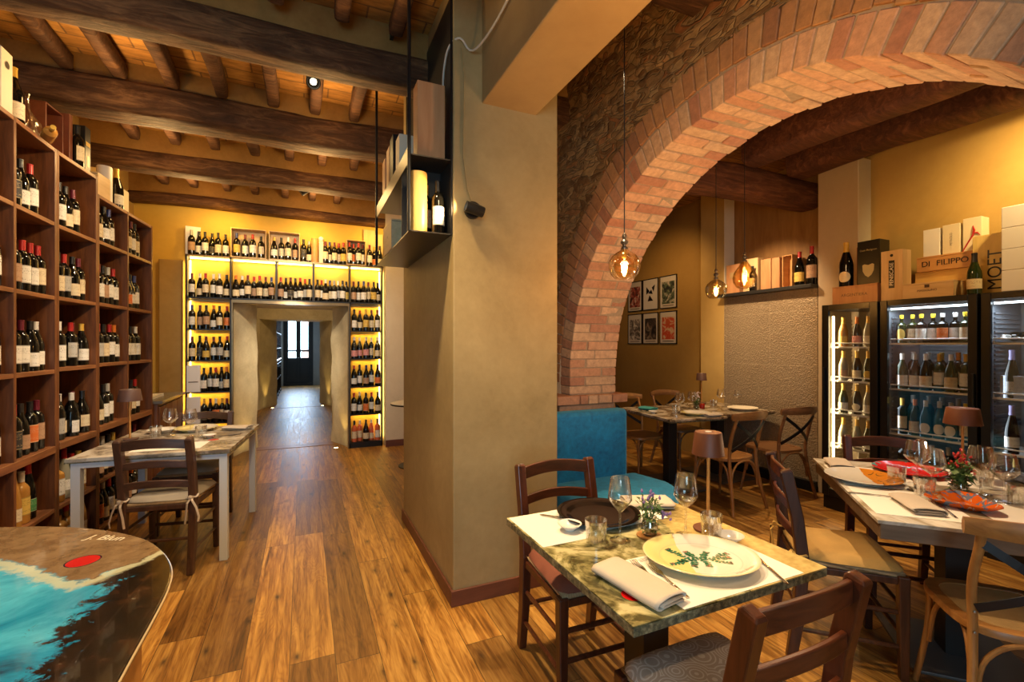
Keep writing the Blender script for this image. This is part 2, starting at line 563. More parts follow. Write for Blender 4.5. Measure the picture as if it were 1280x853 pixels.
def mk_velvet():
    t = NT('teal_velvet')
    n = t.noise(t.coord(), 7, 6, .7, 1.0)
    n2 = t.noise(t.coord(), 30, 4, .6, .5)
    f = t.math('ADD', t.math('MULTIPLY', n, .6), t.math('MULTIPLY', n2, .4))
    t.bump(f, .2, .01)
    return t.fin(t.ramp(f, [(.35, (.002,.13,.33)), (.65, (.008,.30,.62))]), .7, Sheen_Weight=.6, Sheen_Tint=(.3,.8,1.0))
M['velvet'] = mk_velvet()
def mk_swirl():
    t = NT('swirl_cushion_cloth')
    v = t.n('ShaderNodeTexVoronoi', {'feature': 'F1'}, Vector=t.mapping(t.coord(), (1,1,0)), Scale=15)
    r = t.math('ABSOLUTE', t.math('SINE', t.math('MULTIPLY', v.outputs['Distance'], 22)))
    f = t.math('GREATER_THAN', r, .86)
    n = t.noise(t.coord(), 300, 3)
    t.bump(n, .15, .003)
    return t.fin(t.mix(t.math('MULTIPLY', f, .75), (.40,.30,.23), (.62,.53,.44)), .85)
M['swirl'] = mk_swirl()

M['black'] = plain('black_metal', (.012,.012,.013), .38, .3)
M['strap'] = plain('black_strap', (.010,.010,.012), .45, .2)
M['anthracite'] = plain('anthracite_metal', (.030,.028,.027), .45, .4)
M['bronze'] = plain('bronze_metal', (.22,.15,.075), .35, .7, var=.2, scale=8)
M['steel'] = plain('brushed_steel', (.32,.29,.25), .28, .9)
M['raw_steel'] = plain('raw_steel_sheet', (.10,.085,.07), .35, .8)
M['greyplate'] = plain('grey_base_plate', (.13,.12,.115), .4, .4)
M['wire'] = plain('white_wire', (.85,.85,.84), .35)
M['whitemetal'] = plain('white_table_metal', (.62,.66,.70), .4)
M['ceramic'] = plain('white_ceramic', (.78,.75,.68), .15)
M['blackplate'] = plain('black_ceramic', (.007,.005,.004), .12, Specular_IOR_Level=.3)
M['fridge'] = plain('fridge_black', (.008,.008,.009), .3)
M['fridge_in'] = plain('fridge_liner', (.20,.22,.25), .5)
M['silver'] = plain('cutlery_steel', (.62,.58,.52), .18, 1.0)
M['rustlamp'] = plain('rust_lamp_metal', (.125,.036,.013), .5, .1)
M['brownlamp'] = plain('brown_lamp_metal', (.10,.048,.036), .5, .1)
M['goldstem'] = plain('copper_stem', (.62,.28,.07), .35, .4)
M['bottle'] = plain('dark_bottle_glass', (.004,.004,.0035), .07, Specular_IOR_Level=.55)
M['green_glass'] = plain('green_bottle_glass', (.015,.03,.008), .06, Specular_IOR_Level=.7)
M['brown_glass'] = plain('brown_bottle_glass', (.07,.03,.008), .06, Specular_IOR_Level=.7)
M['blue_glass'] = plain('blue_bottle_glass', (.02,.10,.15), .08, Specular_IOR_Level=.7)
M['pale_glass'] = plain('pale_bottle_glass', (.30,.29,.22), .08, Specular_IOR_Level=.7)
M['amber_glass'] = plain('amber_liquor_glass', (.42,.20,.04), .08, Specular_IOR_Level=.7)
M['rose_glass'] = plain('rose_bottle_glass', (.62,.13,.05), .08, Specular_IOR_Level=.7)
M['glass'] = thin_glass('clear_glass')
M['pane'] = thin_glass('pane_glass', (.97,.98,.98), .8, face=.02)
M['amberglobe'] = thin_glass('amber_globe_glass', (1.0,.80,.46), .9, face=.06)
M['smokeglobe'] = thin_glass('smoked_globe_glass', (.80,.72,.52), .9, face=.06)
for k, c in dict(red=(.42,.02,.02), black=(.015,.015,.017), gold=(.62,.38,.06), blue=(.03,.05,.22), white=(.72,.70,.66), orange=(.62,.17,.02),
                 wine=(.14,.012,.03), yellow=(.72,.50,.03), silverfoil=(.45,.43,.40), lilac=(.28,.25,.50)).items():
    M['cap_'+k] = plain(k+'_foil', c, .35, .15)

def mk_label(name, c, ink, seed):
    t = NT(name)
    co = t.coord('Generated')
    s = t.n('ShaderNodeSeparateXYZ', None, Vector=co)
    z = s.outputs[2]
    nz = t.noise(t.mapping(co, (14, 14, 22), (seed, seed*2, 0)), 1.0, 2)
    blot = t.math('GREATER_THAN', nz, .60)
    band = t.math('MULTIPLY', t.math('GREATER_THAN', z, .16), t.math('LESS_THAN', z, .30))
    band2 = t.math('MULTIPLY', t.math('GREATER_THAN', z, .52), t.math('LESS_THAN', z, .84))
    inkf = t.math('MULTIPLY', blot, t.math('MINIMUM', t.math('ADD', band, band2), 1.0))
    if ink is None or seed < 0: inkf = 0.0
    edge = t.math('ADD', t.math('LESS_THAN', z, .05), t.math('GREATER_THAN', z, .95))
    f = t.math('MINIMUM', t.math('ADD', t.math('MULTIPLY', inkf, .85), t.math('MULTIPLY', edge, .5)), 1.0)
    return t.fin(t.mix(f, c, ink), .6)
LAB = {}
for i, (k, c, ink) in enumerate([('white', (.78,.76,.70), (.06,.05,.05)), ('cream', (.72,.62,.42), (.22,.07,.04)), ('tan', (.45,.28,.17), (.12,.03,.02)),
                    ('grey', (.46,.45,.42), (.05,.05,.08)), ('yellow', (.68,.47,.10), (.08,.05,.02)), ('orange', (.66,.16,.03), (.7,.6,.4)),
                    ('black', (.03,.028,.03), (.5,.4,.2)), ('blue', (.08,.10,.28), (.6,.5,.35)), ('red', (.5,.05,.04), (.75,.65,.5)), ('pink', (.66,.30,.30), (.3,.05,.05)),
                    ('green', (.06,.25,.08), (.7,.65,.5))]):
    LAB[k] = mk_label(k+'_bottle_label', c, ink, i*1.7)
    LAB[k+'_oval'] = mk_label(k+'_oval_bottle_label', c, ink, -1)
# ================================================================== the setting
def slab(name, a, b, m, **kw):
    return struct(MB().box(a, b).build(name, m, **kw))

CEIL = 3.52
XW, XW2 = 1.85, 2.27            # the two faces of the arch wall
PX0, PX1, PY0, PY1 = .755, 1.418, 2.48, 3.89
slab('floor', (-4, -3, -.1), (6.2, 20.5, 0), M['floor'])
slab('ceiling', (-2.2, -3, CEIL), (XW, 7.12, CEIL+.1), M['boards'])
slab('wall_left', (-1.98, -3, 0), (-1.88, 7.12, CEIL), M['ochre'])
slab('wall_behind', (-2, -2.9, 0), (5, -2.8, CEIL), M['ochre'])
# far wall of the front room, with the opening of the passage
OX0, OX1, OZ = -.85, .565, 2.0
mb = MB()
mb.box((-1.98, 7.0, 0), (OX0, 7.12, CEIL)); mb.box((OX1, 7.0, 0), (1.06, 7.12, CEIL)); mb.box((OX0, 7.0, OZ), (OX1, 7.12, CEIL))
struct(mb.build('wall_back', M['gold']))
struct(MB().box((1.06, 6.75, 0), (2.0, 7.12, CEIL)).build('wall_back_return', M['beige']))
struct(MB().box((1.06, 6.725, 0), (1.8, 6.75, .09)).build('baseboard_back', M['skirting']))
slab('wall_side_return', (1.75, 3.89, 0), (1.85, 6.9, CEIL), M['beige'])
struct(MB().box((-1.62, 6.93, 0), (-1.37, 7.0, 2.50)).build('trim_1', M['ochre'], bevel=.01))

# pillar
o = MB().box((PX0, PY0, 0), (PX1, PY1, CEIL)).build('wall_pillar', M['pillar'], bevel=.008); struct(o)
mb = MB(); mb.box((PX0-.015, PY0-.015, 0), (PX1, PY0, .088)); mb.box((PX0-.015, PY0, 0), (PX0, PY1, .088))
struct(mb.build('baseboard_pillar', M['skirting'], bevel=.003))
# plaster-clad beam from the pillar over the camera
o = MB().box((.925, -2.8, 2.825), (1.27, PY0+.01, CEIL)).build('trim_2', M['beam_plaster'], bevel=.006); struct(o)

# ---- passage behind the rack
def jamb(name, pts, z0, z1, m, n=14, rough=.012, seed=3):
    """splayed plaster jamb: a polygon in plan, its long faces subdivided and softly uneven"""
    mb = MB(); k = 22
    segs = []
    for i in range(len(pts)):
        a, b = Vector((*pts[i], 0)), Vector((*pts[(i+1) % len(pts)], 0))
        m_ = max(1, int((b-a).length/.09))
        for j in range(m_): segs.append(a.lerp(b, j/m_))
    q = len(segs); vs = []; fs = []
    cx = sum((p for p in segs), Vector())/q
    for h in range(k+1):
        z = z0+(z1-z0)*h/k
        for p in segs:
            d = (p-cx).normalized()*noise.noise(Vector((p.x*3+seed, p.y*3, z*3)))*rough*2
            vs.append((p.x+d.x, p.y+d.y, z))
    for h in range(k):
        for i in range(q):
            j = (i+1) % q
            fs.append((h*q+i, h*q+j, (h+1)*q+j, (h+1)*q+i))
    fs.append(tuple(k*q+i for i in range(q))); fs.append(tuple(range(q-1, -1, -1)))
    mb.add(vs, fs)
    return struct(mb.build(name, m, smooth=True, angle=45))
jamb('wall_passage_left', [(-.86, 6.9), (-.60, 7.45), (-.86, 7.9), (-1.3, 7.9), (-1.3, 7.1), (-.87, 7.1)], 0, OZ+.02, M['jamb'])
jamb('wall_passage_right', [(.38, 7.45), (.575, 6.9), (.60, 7.1), (1.0, 7.1), (1.0, 7.9), (.60, 7.9)], 0, OZ+.02, M['jamb'], seed=8)
slab('trim_3', (-1.3, 6.98, OZ), (1.0, 7.9, 2.14), M['jamb'])
slab('wall_corridor_left', (-1.4, 7.9, 0), (-1.3, 18.2, 3.2), M['jamb'])
slab('wall_corridor_right', (1.0, 7.9, 0), (1.1, 18.2, 3.2), M['jamb'])
slab('ceiling_corridor', (-1.4, 7.12, 3.2), (1.1, 18.3, 3.3), M['white_plaster'])
slab('wall_corridor_header', (-1.3, 7.12, 2.14), (1.0, 7.9, 3.2), M['jamb'])
jamb('wall_arch_left', [(-.90, 11.7), (-.60, 12.6), (-1.3, 12.6), (-1.3, 11.7)], 0, 2.05, M['jamb'], seed=5)
jamb('wall_arch_right', [(.36, 12.6), (.60, 11.7), (1.0, 11.7), (1.0, 12.6)], 0, 2.05, M['jamb'], seed=6)
slab('wall_arch_header', (-1.3, 11.7, 2.02), (1.0, 12.6, 2.28), M['jamb'])
slab('wall_corridor_end_right', (.62, 12.6, 0), (1.0, 17.6, 3.2), M['corr_blue'])
slab('wall_front_left', (-1.4, 18.0, 0), (-.66, 18.25, 3.2), M['corr_blue'])
slab('wall_front_right', (.30, 18.0, 0), (1.1, 18.25, 3.2), M['corr_blue'])
slab('wall_front_top', (-.66, 18.0, 2.75), (.30, 18.25, 3.2), M['corr_blue'])
# threshold strips of the floor in the passage
struct(MB().box((-.6, 7.2, 0), (.4, 7.42, .004)).build('trim_4', M['oak_dark']))
struct(MB().box((-.62, 11.8, 0), (.4, 12.0, .004)).build('trim_5', M['oak_dark']))

# street door at the corridor's end: two glazed leaves in a dark frame
dr = struct(bpy.data.objects.new('door_1', None)); COL.objects.link(dr); dr.location = (-.18, 18.1, 0)
M['doorpaint'] = plain('dark_door_paint', (.014,.022,.032), .45)
mb = MB()
for x in (-.48, .40): mb.box((x, -.06, 0), (x+.08, .06, 2.75))
mb.box((-.48, -.06, 2.67), (.48, .06, 2.75)); mb.box((-.48, -.07, 0), (.48, .07, .10))
mb.build('door_frame', M['doorpaint'], dr)
for s in (-1, 1):
    x0, x1 = (-.40, .0) if s < 0 else (.0, .40)
    lf = MB()
    lf.box((x0, -.03, .1), (x1, .03, .98)); lf.box((x0, -.03, .98), (x0+.075, .03, 2.67)); lf.box((x1-.075, -.03, .98), (x1, .03, 2.67))
    lf.box((x0, -.03, 2.58), (x1, .03, 2.67)); lf.box((x0+.07, -.012, 1.20), (x1-.07, .012, 1.26))
    lf.box((x0+.07, -.045, .25), (x1-.07, -.03, .85))
    a = lf.build('door_leaf', M['doorpaint'], dr, bevel=.006)
    MB().box((x0+.07, -.004, .98), (x1-.07, .004, 2.6)).build('glass_pane', M['pane'], a)
MB().tube([(.03, -.05, 1.0), (.03, -.09, 1.0), (.12, -.09, 1.0)], .01, 8).build('door_handle', M['steel'], dr)
# the house across the street and the pavement
mb = MB(); mb.box((-.1, 26, -.2), (3.5, 27, 7))
hs = mb.build('house_across_street', plain('pink_render', (.60,.33,.24), .8, var=.15, scale=3)); tag(hs, 'pinkish rendered house seen through the far glazed door', 'building')
for zz in (1.2, 3.4):
    w_ = MB().box((.15, 25.95, zz), (.75, 26.0, zz+1.2)).build('window', plain('shutter_grey', (.3,.34,.38), .6), hs)
slab('pavement', (-3, 18.3, -.12), (4, 26, -.02), plain('pavement_stone', (.45,.44,.42), .8, var=.1, scale=3))
# dark wine shelving along the corridor's left wall
sh = thing('corridor_wine_shelf', 'tall black wine shelving on left wall of the far corridor', 'shelf', (-1.17, 14.6, 0))
mb = MB(); mb.box((0, -1.6, 0), (.02, 1.6, 2.6))
for y in (-1.6, -.8, 0, .8, 1.58): mb.box((0, y, 0), (.52, y+.02, 2.6))
mb.build('frame', M['black'], sh)
for i in range(7): MB().box((0, -1.6, .08+i*.42), (.52, 1.6, .10+i*.42)).build('shelf', M['black'], sh)
for z in (2.28, 1.02): MB().box((.50, -1.6, z), (.525, 1.6, z+.02)).build('light_strip', glow('cool_strip', (.8,.9,1.0), 3.0), sh)

# ---- right room
slab('ceiling_right_room', (XW, -3, 3.36), (4.95, 7.4, 3.46), M['boards'])
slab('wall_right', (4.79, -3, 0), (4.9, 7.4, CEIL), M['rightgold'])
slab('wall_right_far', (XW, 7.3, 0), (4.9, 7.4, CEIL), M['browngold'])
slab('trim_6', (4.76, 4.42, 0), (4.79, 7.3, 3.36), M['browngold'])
o = MB().box((4.6, 2.568, 0), (4.79, 2.925, 3.16)).build('wall_post_near', M['post'], bevel=.004); struct(o)
struct(MB().box((4.602, 2.560, 0), (4.788, 2.568, 3.16)).build('trim_7', M['white_plaster']))
o = MB().box((4.6, 4.04, 0), (4.79, 4.40, 3.36)).build('wall_post_far', M['rightgold'], bevel=.004); struct(o)
struct(MB().box((4.602, 4.03, 2.05), (4.76, 4.04, 3.36)).build('trim_8', M['white_plaster']))
struct(MB().box((4.77, 2.925, 2.0), (4.79, 4.04, 3.3)).build('wall_niche', wood('niche_panel_wood', (.22,.105,.030), (.33,.175,.055), .6, 4, 'z', .03, 6)))
struct(MB().box((4.55, 2.93, 0), (4.60, 4.04, .10)).build('baseboard_right', M['black']))
# embossed tile panel under the niche
def mk_tilepanel():
    t = NT('embossed_tile')
    co = t.coord('Object')
    v = t.n('ShaderNodeTexVoronoi', {'feature': 'SMOOTH_F1'}, Vector=co, Scale=75, Smoothness=.3)
    n = t.noise(co, 120, 3)
    n2 = t.noise(co, 2.0, 4)
    s = t.n('ShaderNodeSeparateXYZ', None, Vector=co)
    fy = t.math('FRACT', t.math('DIVIDE', t.math('ADD', s.outputs[1], 10.0), .56))
    fz = t.math('FRACT', t.math('DIVIDE', t.math('ADD', s.outputs[2], 9.41), .56))
    g = t.math('MAXIMUM', t.math('LESS_THAN', fy, .006), t.math('LESS_THAN', fz, .009))
    h = t.math('SUBTRACT', t.math('ADD', v.outputs['Distance'], t.math('MULTIPLY', n, .4)), g)
    t.bump(h, .8, .008)
    col = t.ramp(t.math('ADD', t.math('MULTIPLY', n2, .6), t.math('MULTIPLY', v.outputs['Distance'], .6)), [(.3, (.25,.185,.115)), (.75, (.37,.285,.185))])
    return t.fin(t.mix(t.math('MULTIPLY', g, .8), col, (.5,.40,.27)), .42, Metallic=.25)
M['tilepanel'] = mk_tilepanel()
struct(MB().box((4.60, 2.93, .10), (4.79, 4.04, 2.01)).build('wall_tile_panel', M['tilepanel']))
lg = MB(); lg.box((4.50, 2.93, 2.01), (4.79, 4.05, 2.045))
o = lg.build('niche_ledge', M['anthracite'], bevel=.003); tag(o, 'dark metal ledge capping the embossed tile panel', 'ledge')
# skirting and dark brick row under the right ceiling
mb = MB()
for i in range(26):
    y = 2.6 - i*.2
    mb.box((4.66, y, 3.30+.02*(i % 2)), (4.79, y+.185, 3.36))
struct(mb.build('trim_9', M['redbeam']))

# ---- arch wall (plane X = 1.85 towards the front room)
AY, AZ = 1.592, 1.165            # arch centre in the wall plane
R0, R1, R2 = 1.45, 1.60, 1.755
def arch_core():
    """wall with the round opening, faces set back behind the bricks"""
    mb = MB(); rr = R0+.006; n = 40
    y0, y1 = -2.8, 7.3
    x0, x1 = XW+.002, XW2-.01
    pts = [(AY+rr*math.cos(a), AZ+rr*math.sin(a)) for a in [PI*i/n for i in range(n+1)]]
    def quad_strip(x):
        vs = [(x, p[0], p[1]) for p in pts] + [(x, p[0]+(0), CEIL) for p in pts]
        return vs
    vs = quad_strip(x0)+quad_strip(x1); k = n+1
    fs = []
    for i in range(n):
        fs.append((i, i+1, k+i+1, k+i)); fs.append((2*k+i, 3*k+i, 3*k+i+1, 2*k+i+1))
        fs.append((i, 2*k+i, 2*k+i+1, i+1))
    mb.add(vs, fs)
    mb.box((x0, AY+rr, 0), (x1, y1, CEIL)); mb.box((x0, y0, 0), (x1, AY-rr, CEIL))
    return struct(mb.build('wall_arch', M['mortar']))
arch_core()
def brick(mb, x0, x1, c, ang, rad0, rad1, half):
    """one voussoir: from radius rad0 to rad1 about c, half-thickness half, at angle ang"""
    rx, rz = math.cos(ang), math.sin(ang)
    tx, tz = -rz, rx
    j = lambda s_: random.uniform(-s_, s_)
    rad0 += j(.005); ang += j(.0012); vs = []
    for x in (x0+j(.003), x1+j(.003)):
        for r_, h in ((rad0+j(.003), half*rad0/rad1), (rad0+j(.003), -half*rad0/rad1), (rad1, -half), (rad1, half)):
            vs.append((x, c[0]+rx*r_+tx*h, c[1]+rz*r_+tz*h))
    fs = [(0,1,2,3), (7,6,5,4), (0,4,5,1), (1,5,6,2), (2,6,7,3), (3,7,4,0)]
    mb.cur = random.random(); mb.add(vs, fs)
mb = MB(); TH = XW2-XW
ncourse = int(PI*R0/.0685)
for i in range(ncourse+1):
    ang = PI*i/ncourse
    cut = .285 if i % 2 else .135
    if i % 5 == 3: cut = .21
    hf = .0325
    brick(mb, XW-.004, XW+cut-.006, (AY, AZ), ang, R0, R1-.006, hf*1.05)
    brick(mb, XW+cut+.006, XW2, (AY, AZ), ang, R0, R1-.006, hf*1.05)
# straight courses of the far jamb, down to the sill
for i in range(2):
    z = AZ-.036-.066*i-.03; cut = .135 if i % 2 else .285
    for xa, xb in ((XW-.004, XW+cut-.006), (XW+cut+.006, XW2)):
        mb.cur = random.random(); mb.box((xa, AY+R0, z-.028), (xb, AY+R0+.14, z+.028))
ar = mb.build('arch_bricks', M['brick'], bevel=.004, segs=1); struct(ar)
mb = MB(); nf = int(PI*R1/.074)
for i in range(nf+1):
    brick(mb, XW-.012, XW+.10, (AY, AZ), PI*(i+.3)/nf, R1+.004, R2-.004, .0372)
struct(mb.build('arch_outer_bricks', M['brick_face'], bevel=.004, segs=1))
# front faces of the inner ring read darker: they look away from the right room, same bricks
# brick sill under the far jamb
mb = MB()
x = XW-.14
for wd in (.20, .075, .09, .13, .15):
    mb.cur = random.random(); mb.box((x+.003, AY+R0-.05, .995), (x+wd-.004, AY+R0+.2, 1.062)); x += wd
mb.cur = .3; mb.box((XW-.10, AY+R0-.01, .925), (XW2-.03, AY+R0+.2, .985))
struct(mb.build('arch_sill_bricks', M['brick'], bevel=.005, segs=1))
struct(MB().box((XW-.12, AY+R0, 0), (XW2-.02, AY+R0+.3, .93)).build('wall_arch_foot', M['beige']))
struct(MB().box((XW-.005, AY+R0+.14, 1.06), (XW+.04, 3.6, 2.2)).build('wall_arch_plaster', M['beige']))
# rubble stones of the wall above the arch
def rubble():
    y0, y1, z0, z1 = -.6, 3.9, 1.2, CEIL
    ny, nz = 190, 100
    vs = []; keep = {}
    for i in range(ny+1):
        for j in range(nz+1):
            y = y0+(y1-y0)*i/ny; z = z0+(z1-z0)*j/nz
            p = Vector((0, y, z*2.1))
            p2 = p+Vector((noise.noise(p*2.2), noise.noise(p*2.2+Vector((9,0,0))), 0))*.25
            d, _ = noise.voronoi(p2*6)
            e = min(1, (d[1]-d[0])*3.2)
            h = e*.018+noise.noise(p*9)*.010
            keep[(i, j)] = len(vs); vs.append((XW-.006-h*.8, y, z))
    fs = []
    for i in range(ny):
        for j in range(nz):
            y = y0+(y1-y0)*(i+.5)/ny; z = z0+(z1-z0)*(j+.5)/nz
            if math.hypot(y-AY, z-AZ) < R2-.02 or (z < 2.2 and y > AY+R0+.14 and False): continue
            fs.append((keep[i,j], keep[i+1,j], keep[i+1,j+1], keep[i,j+1]))
    return struct(MB().add(vs, fs).build('wall_arch_stone', M['stone'], smooth=True, angle=80))
rubble()

# ---- old beams and joists of the ceiling
def log(name, p0, p1, w, h, m, seed=0, n=18, segs=46, rough=.018, taper=0, wig=1.0):
    p0, p1 = Vector(p0), Vector(p1); L = (p1-p0).length; ax = (p1-p0).normalized()
    side = ax.cross(Vector((0,0,1))).normalized(); up = side.cross(ax)
    vs = []; fs = []
    for i in range(segs+1):
        t = i/segs; c = p0+ax*L*t
        c = c+side*noise.noise(Vector((seed, t*2.2, 0)))*.045*wig+up*noise.noise(Vector((seed+5, t*2.6, 1)))*.03*wig
        k = 1-taper*t
        for q in range(n):
            a = 2*PI*q/n
            ca, sa = math.cos(a), math.sin(a)
            e = .45
            x = math.copysign(abs(ca)**e, ca)*w/2*k; y = math.copysign(abs(sa)**e, sa)*h/2*k
            d = 1+noise.noise(Vector((ca*1.5+seed*3, sa*1.5, t*L*1.3)))*rough/.1*.5+noise.noise(Vector((ca*4+seed, sa*4, t*L*6)))*rough/.1*.16
            vs.append(c+side*x*d+up*y*d)
    for i in range(segs):
        for q in range(n):
            r = (q+1) % n
            fs.append((i*n+q, i*n+r, (i+1)*n+r, (i+1)*n+q))
    fs.append(tuple(range(n))); fs.append(tuple(segs*n+q for q in range(n-1, -1, -1)))
    return MB().add(vs, fs).build(name, m, smooth=True, angle=75)

BG = 'old timber beams of the front room'
BH = [.25, .20, .25, .18, .12]
BEAMS = [(1.72, .27, 'nearest the camera, crossing overhead'), (3.13, .20, 'first in view, ending at the hanging shelf'), (4.37, .29, 'second in view, dark sided'),
         (5.60, .27, 'third in view, long and pale'), (6.88, .20, 'last one, against the yellow wall')]
for i, (y, w, d) in enumerate(BEAMS):
    x1 = 1.85 if i < 2 else 1.0
    if i >= 3: x1 = 1.75
    z = 3.148+BH[i]/2
    b = log('ceiling_beam', (-1.9, y, z), (x1, y, z), w, BH[i], M['beam'], i*3+1)
    tag(b, 'rough brown timber ceiling beam, ' + d, 'beam', BG)
    # plastered strip the joists die into
    yy = y-w/2+.03
    if i != 0:
        mbs = MB().box((-1.9, yy, 3.14+BH[i]*.9), (x1-.01, y+w/2-.03, CEIL)); struct(mbs.build('trim_%d' % (10+i), M['ceil_strip']))
bays = [(-.2, 1.60), (1.84, 2.94), (3.20, 4.22), (4.52, 5.40), (5.70, 6.78)]
bn = ['bay over the camera', 'first bay in view', 'second bay in view', 'third bay in view', 'last bay by the yellow wall']
ordn = ['first', 'second', 'third', 'fourth', 'fifth', 'sixth', 'seventh', 'eighth', 'ninth', 'tenth', 'eleventh', 'twelfth', 'thirteenth', 'fourteenth', 'fifteenth', 'sixteenth']
for bi, (ya, yb) in enumerate(bays):
    xs = [-1.53+.323*k+(.10 if bi % 2 else 0)+random.uniform(-.02, .02) for k in range(9 if bi < 2 else 8)]
    for k, x in enumerate(xs):
        if PX0-.06 < x and yb > 2.5: continue
        if .86 < x < 1.33: continue
        j = log('ceiling_joist', (x+random.uniform(-.015,.015), ya, 3.44), (x, yb, 3.43), .090, .115, M['joist'], bi*20+k, 10, 14, .02, 0, .25)
        tag(j, 'round timber joist, %s from the left in the %s' % (ordn[k], bn[bi]), 'joist', 'ceiling joists of the front room')
# right room beams
b = log('ceiling_beam', (XW2-.05, 3.12, 2.955), (4.70, 3.09, 2.955), .28, .28, M['redbeam'], 31, taper=.08); tag(b, 'thick reddish timber beam end resting on the beige post behind the arch', 'beam')
b = log('ceiling_beam', (3.75, -.6, 3.20), (3.70, 2.95, 3.20), .26, .27, M['redbeam'], 37); tag(b, 'reddish timber beam behind the arch, the left one of the two running overhead', 'beam')
b = log('ceiling_beam', (4.38, -.6, 3.20), (4.30, 2.95, 3.18), .30, .26, M['redbeam'], 41); tag(b, 'dark timber beam behind the arch, the right one beside the gold wall', 'beam')
b = log('ceiling_beam', (XW2, 5.6, 3.13), (4.78, 5.6, 3.13), .26, .24, M['redbeam'], 45); tag(b, 'rounded timber beam end above the framed posters', 'beam')
# ================================================================== bottles
BORD = [(.0,.003),(.034,.0),(.0375,.004),(.0375,.185),(.036,.205),(.028,.222),(.0165,.236),(.0145,.250),(.0145,.296),(.0155,.297),(.0155,.304),(.0,.304)]
BURG = [(.0,.003),(.037,.0),(.041,.004),(.041,.150),(.038,.175),(.028,.205),(.0185,.232),(.0150,.255),(.0145,.294),(.0157,.295),(.0157,.302),(.0,.302)]
CHAM = [(.0,.003),(.040,.0),(.044,.004),(.044,.150),(.041,.178),(.030,.215),(.020,.250),(.0165,.275),(.0165,.305),(.0178,.306),(.0178,.320),(.0,.320)]
SPIR = [(.0,.003),(.040,.0),(.043,.004),(.043,.165),(.041,.185),(.028,.200),(.0155,.208),(.0145,.250),(.017,.252),(.017,.285),(.0,.285)]
HOCK = [(.0,.003),(.034,.0),(.037,.004),(.037,.140),(.034,.18),(.024,.235),(.016,.275),(.0145,.30),(.0145,.330),(.0155,.331),(.0155,.338),(.0,.338)]
SHAPES = dict(bord=(BORD, .0375, .050, .155, .240), burg=(BURG, .041, .035, .120, .236), cham=(CHAM, .044, .040, .118, .225), spir=(SPIR, .043, .035, .145, .245), hock=(HOCK, .037, .045, .120, .270))
_mc = {}
def bmesh_of(kind, nseg=16):
    k = ('b', kind)
    if k not in _mc: _mc[k] = MB().lathe(SHAPES[kind][0], nseg).mesh('wine_bottle', None, True, 30)
    return _mc[k]

def bottle(shape, glass, cap, lab, loc, rz=0, label='', group=None, scale=1.0, name='wine_bottle', cat='wine bottle', laboff=0.0, oval=False):
    key = (shape, glass, cap, lab, laboff, oval)
    prof, R, l0, l1, capz = SHAPES[shape]
    if key not in _mc:
        me = MB().lathe(prof, 16).mesh('bottle', M[glass], True, 30)
        cm = [(r+.0006, z) for r, z in prof if z > capz+.002 and r > .001]
        rr = [r for r, z in prof if z > capz][0]
        cm = [(rr+.0012, capz)] + cm + [(.0, prof[-1][1]+.0012)]
        cme = MB().lathe(cm, 14, cap0=False).mesh('capsule', M['cap_'+cap], True, 30)
        lme = None
        if lab:
            z0, z1 = l0+laboff, l1+laboff
            if oval:
                mb = MB(); q = 20
                zc = (z0+z1)/2; hz = (z1-z0)/2
                pts = []; fc = []
                for ri in range(5):
                    f = ri/4
                    for i in range(q):
                        a = 2*PI*i/q; an = math.cos(a)*.9*f
                        pts.append(((R+.0010)*math.sin(an), -(R+.0010)*math.cos(an), zc+hz*f*math.sin(a)))
                for ri in range(4):
                    for i in range(q): fc.append((ri*q+i, ri*q+(i+1) % q, (ri+1)*q+(i+1) % q, (ri+1)*q+i))
                mb.add(pts, fc)
                lme = mb.mesh('label', LAB[lab+'_oval'], True, 60)
            else:
                lme = MB().lathe([(R+.0008, z0), (R+.0008, z1)], 12, a0=-PI/2-1.35, a1=-PI/2+1.35).mesh('label', LAB[lab], True, 60)
        _mc[key] = (me, cme, lme)
    me, cme, lme = _mc[key]
    o = bpy.data.objects.new(name, me); COL.objects.link(o)
    o.location = loc; o.rotation_euler = (0, 0, rz)
    if scale != 1: o.scale = (scale,)*3
    tag(o, label, cat, group)
    c = bpy.data.objects.new('capsule', cme); COL.objects.link(c); adopt(c, o)
    if lme:
        l = bpy.data.objects.new('paper_label', lme); COL.objects.link(l); adopt(l, o)
    return o

CAPW = ['black']*8+['red']*4+['wine']*4+['gold','white','white','blue','silverfoil','orange']
LABW = ['cream']*7+['white']*8+['tan','tan','grey','yellow','black','white','orange']
CN = dict(red='red', black='black', gold='gold', blue='blue', white='white', orange='orange', wine='dark red', yellow='yellow', silverfoil='silver', lilac='lilac')
ORD = ['first', 'second', 'third', 'fourth', 'fifth', 'sixth', 'seventh', 'eighth', 'ninth', 'tenth', 'eleventh', 'twelfth', 'thirteenth', 'fourteenth', 'fifteenth', 'sixteenth', 'seventeenth', 'eighteenth']

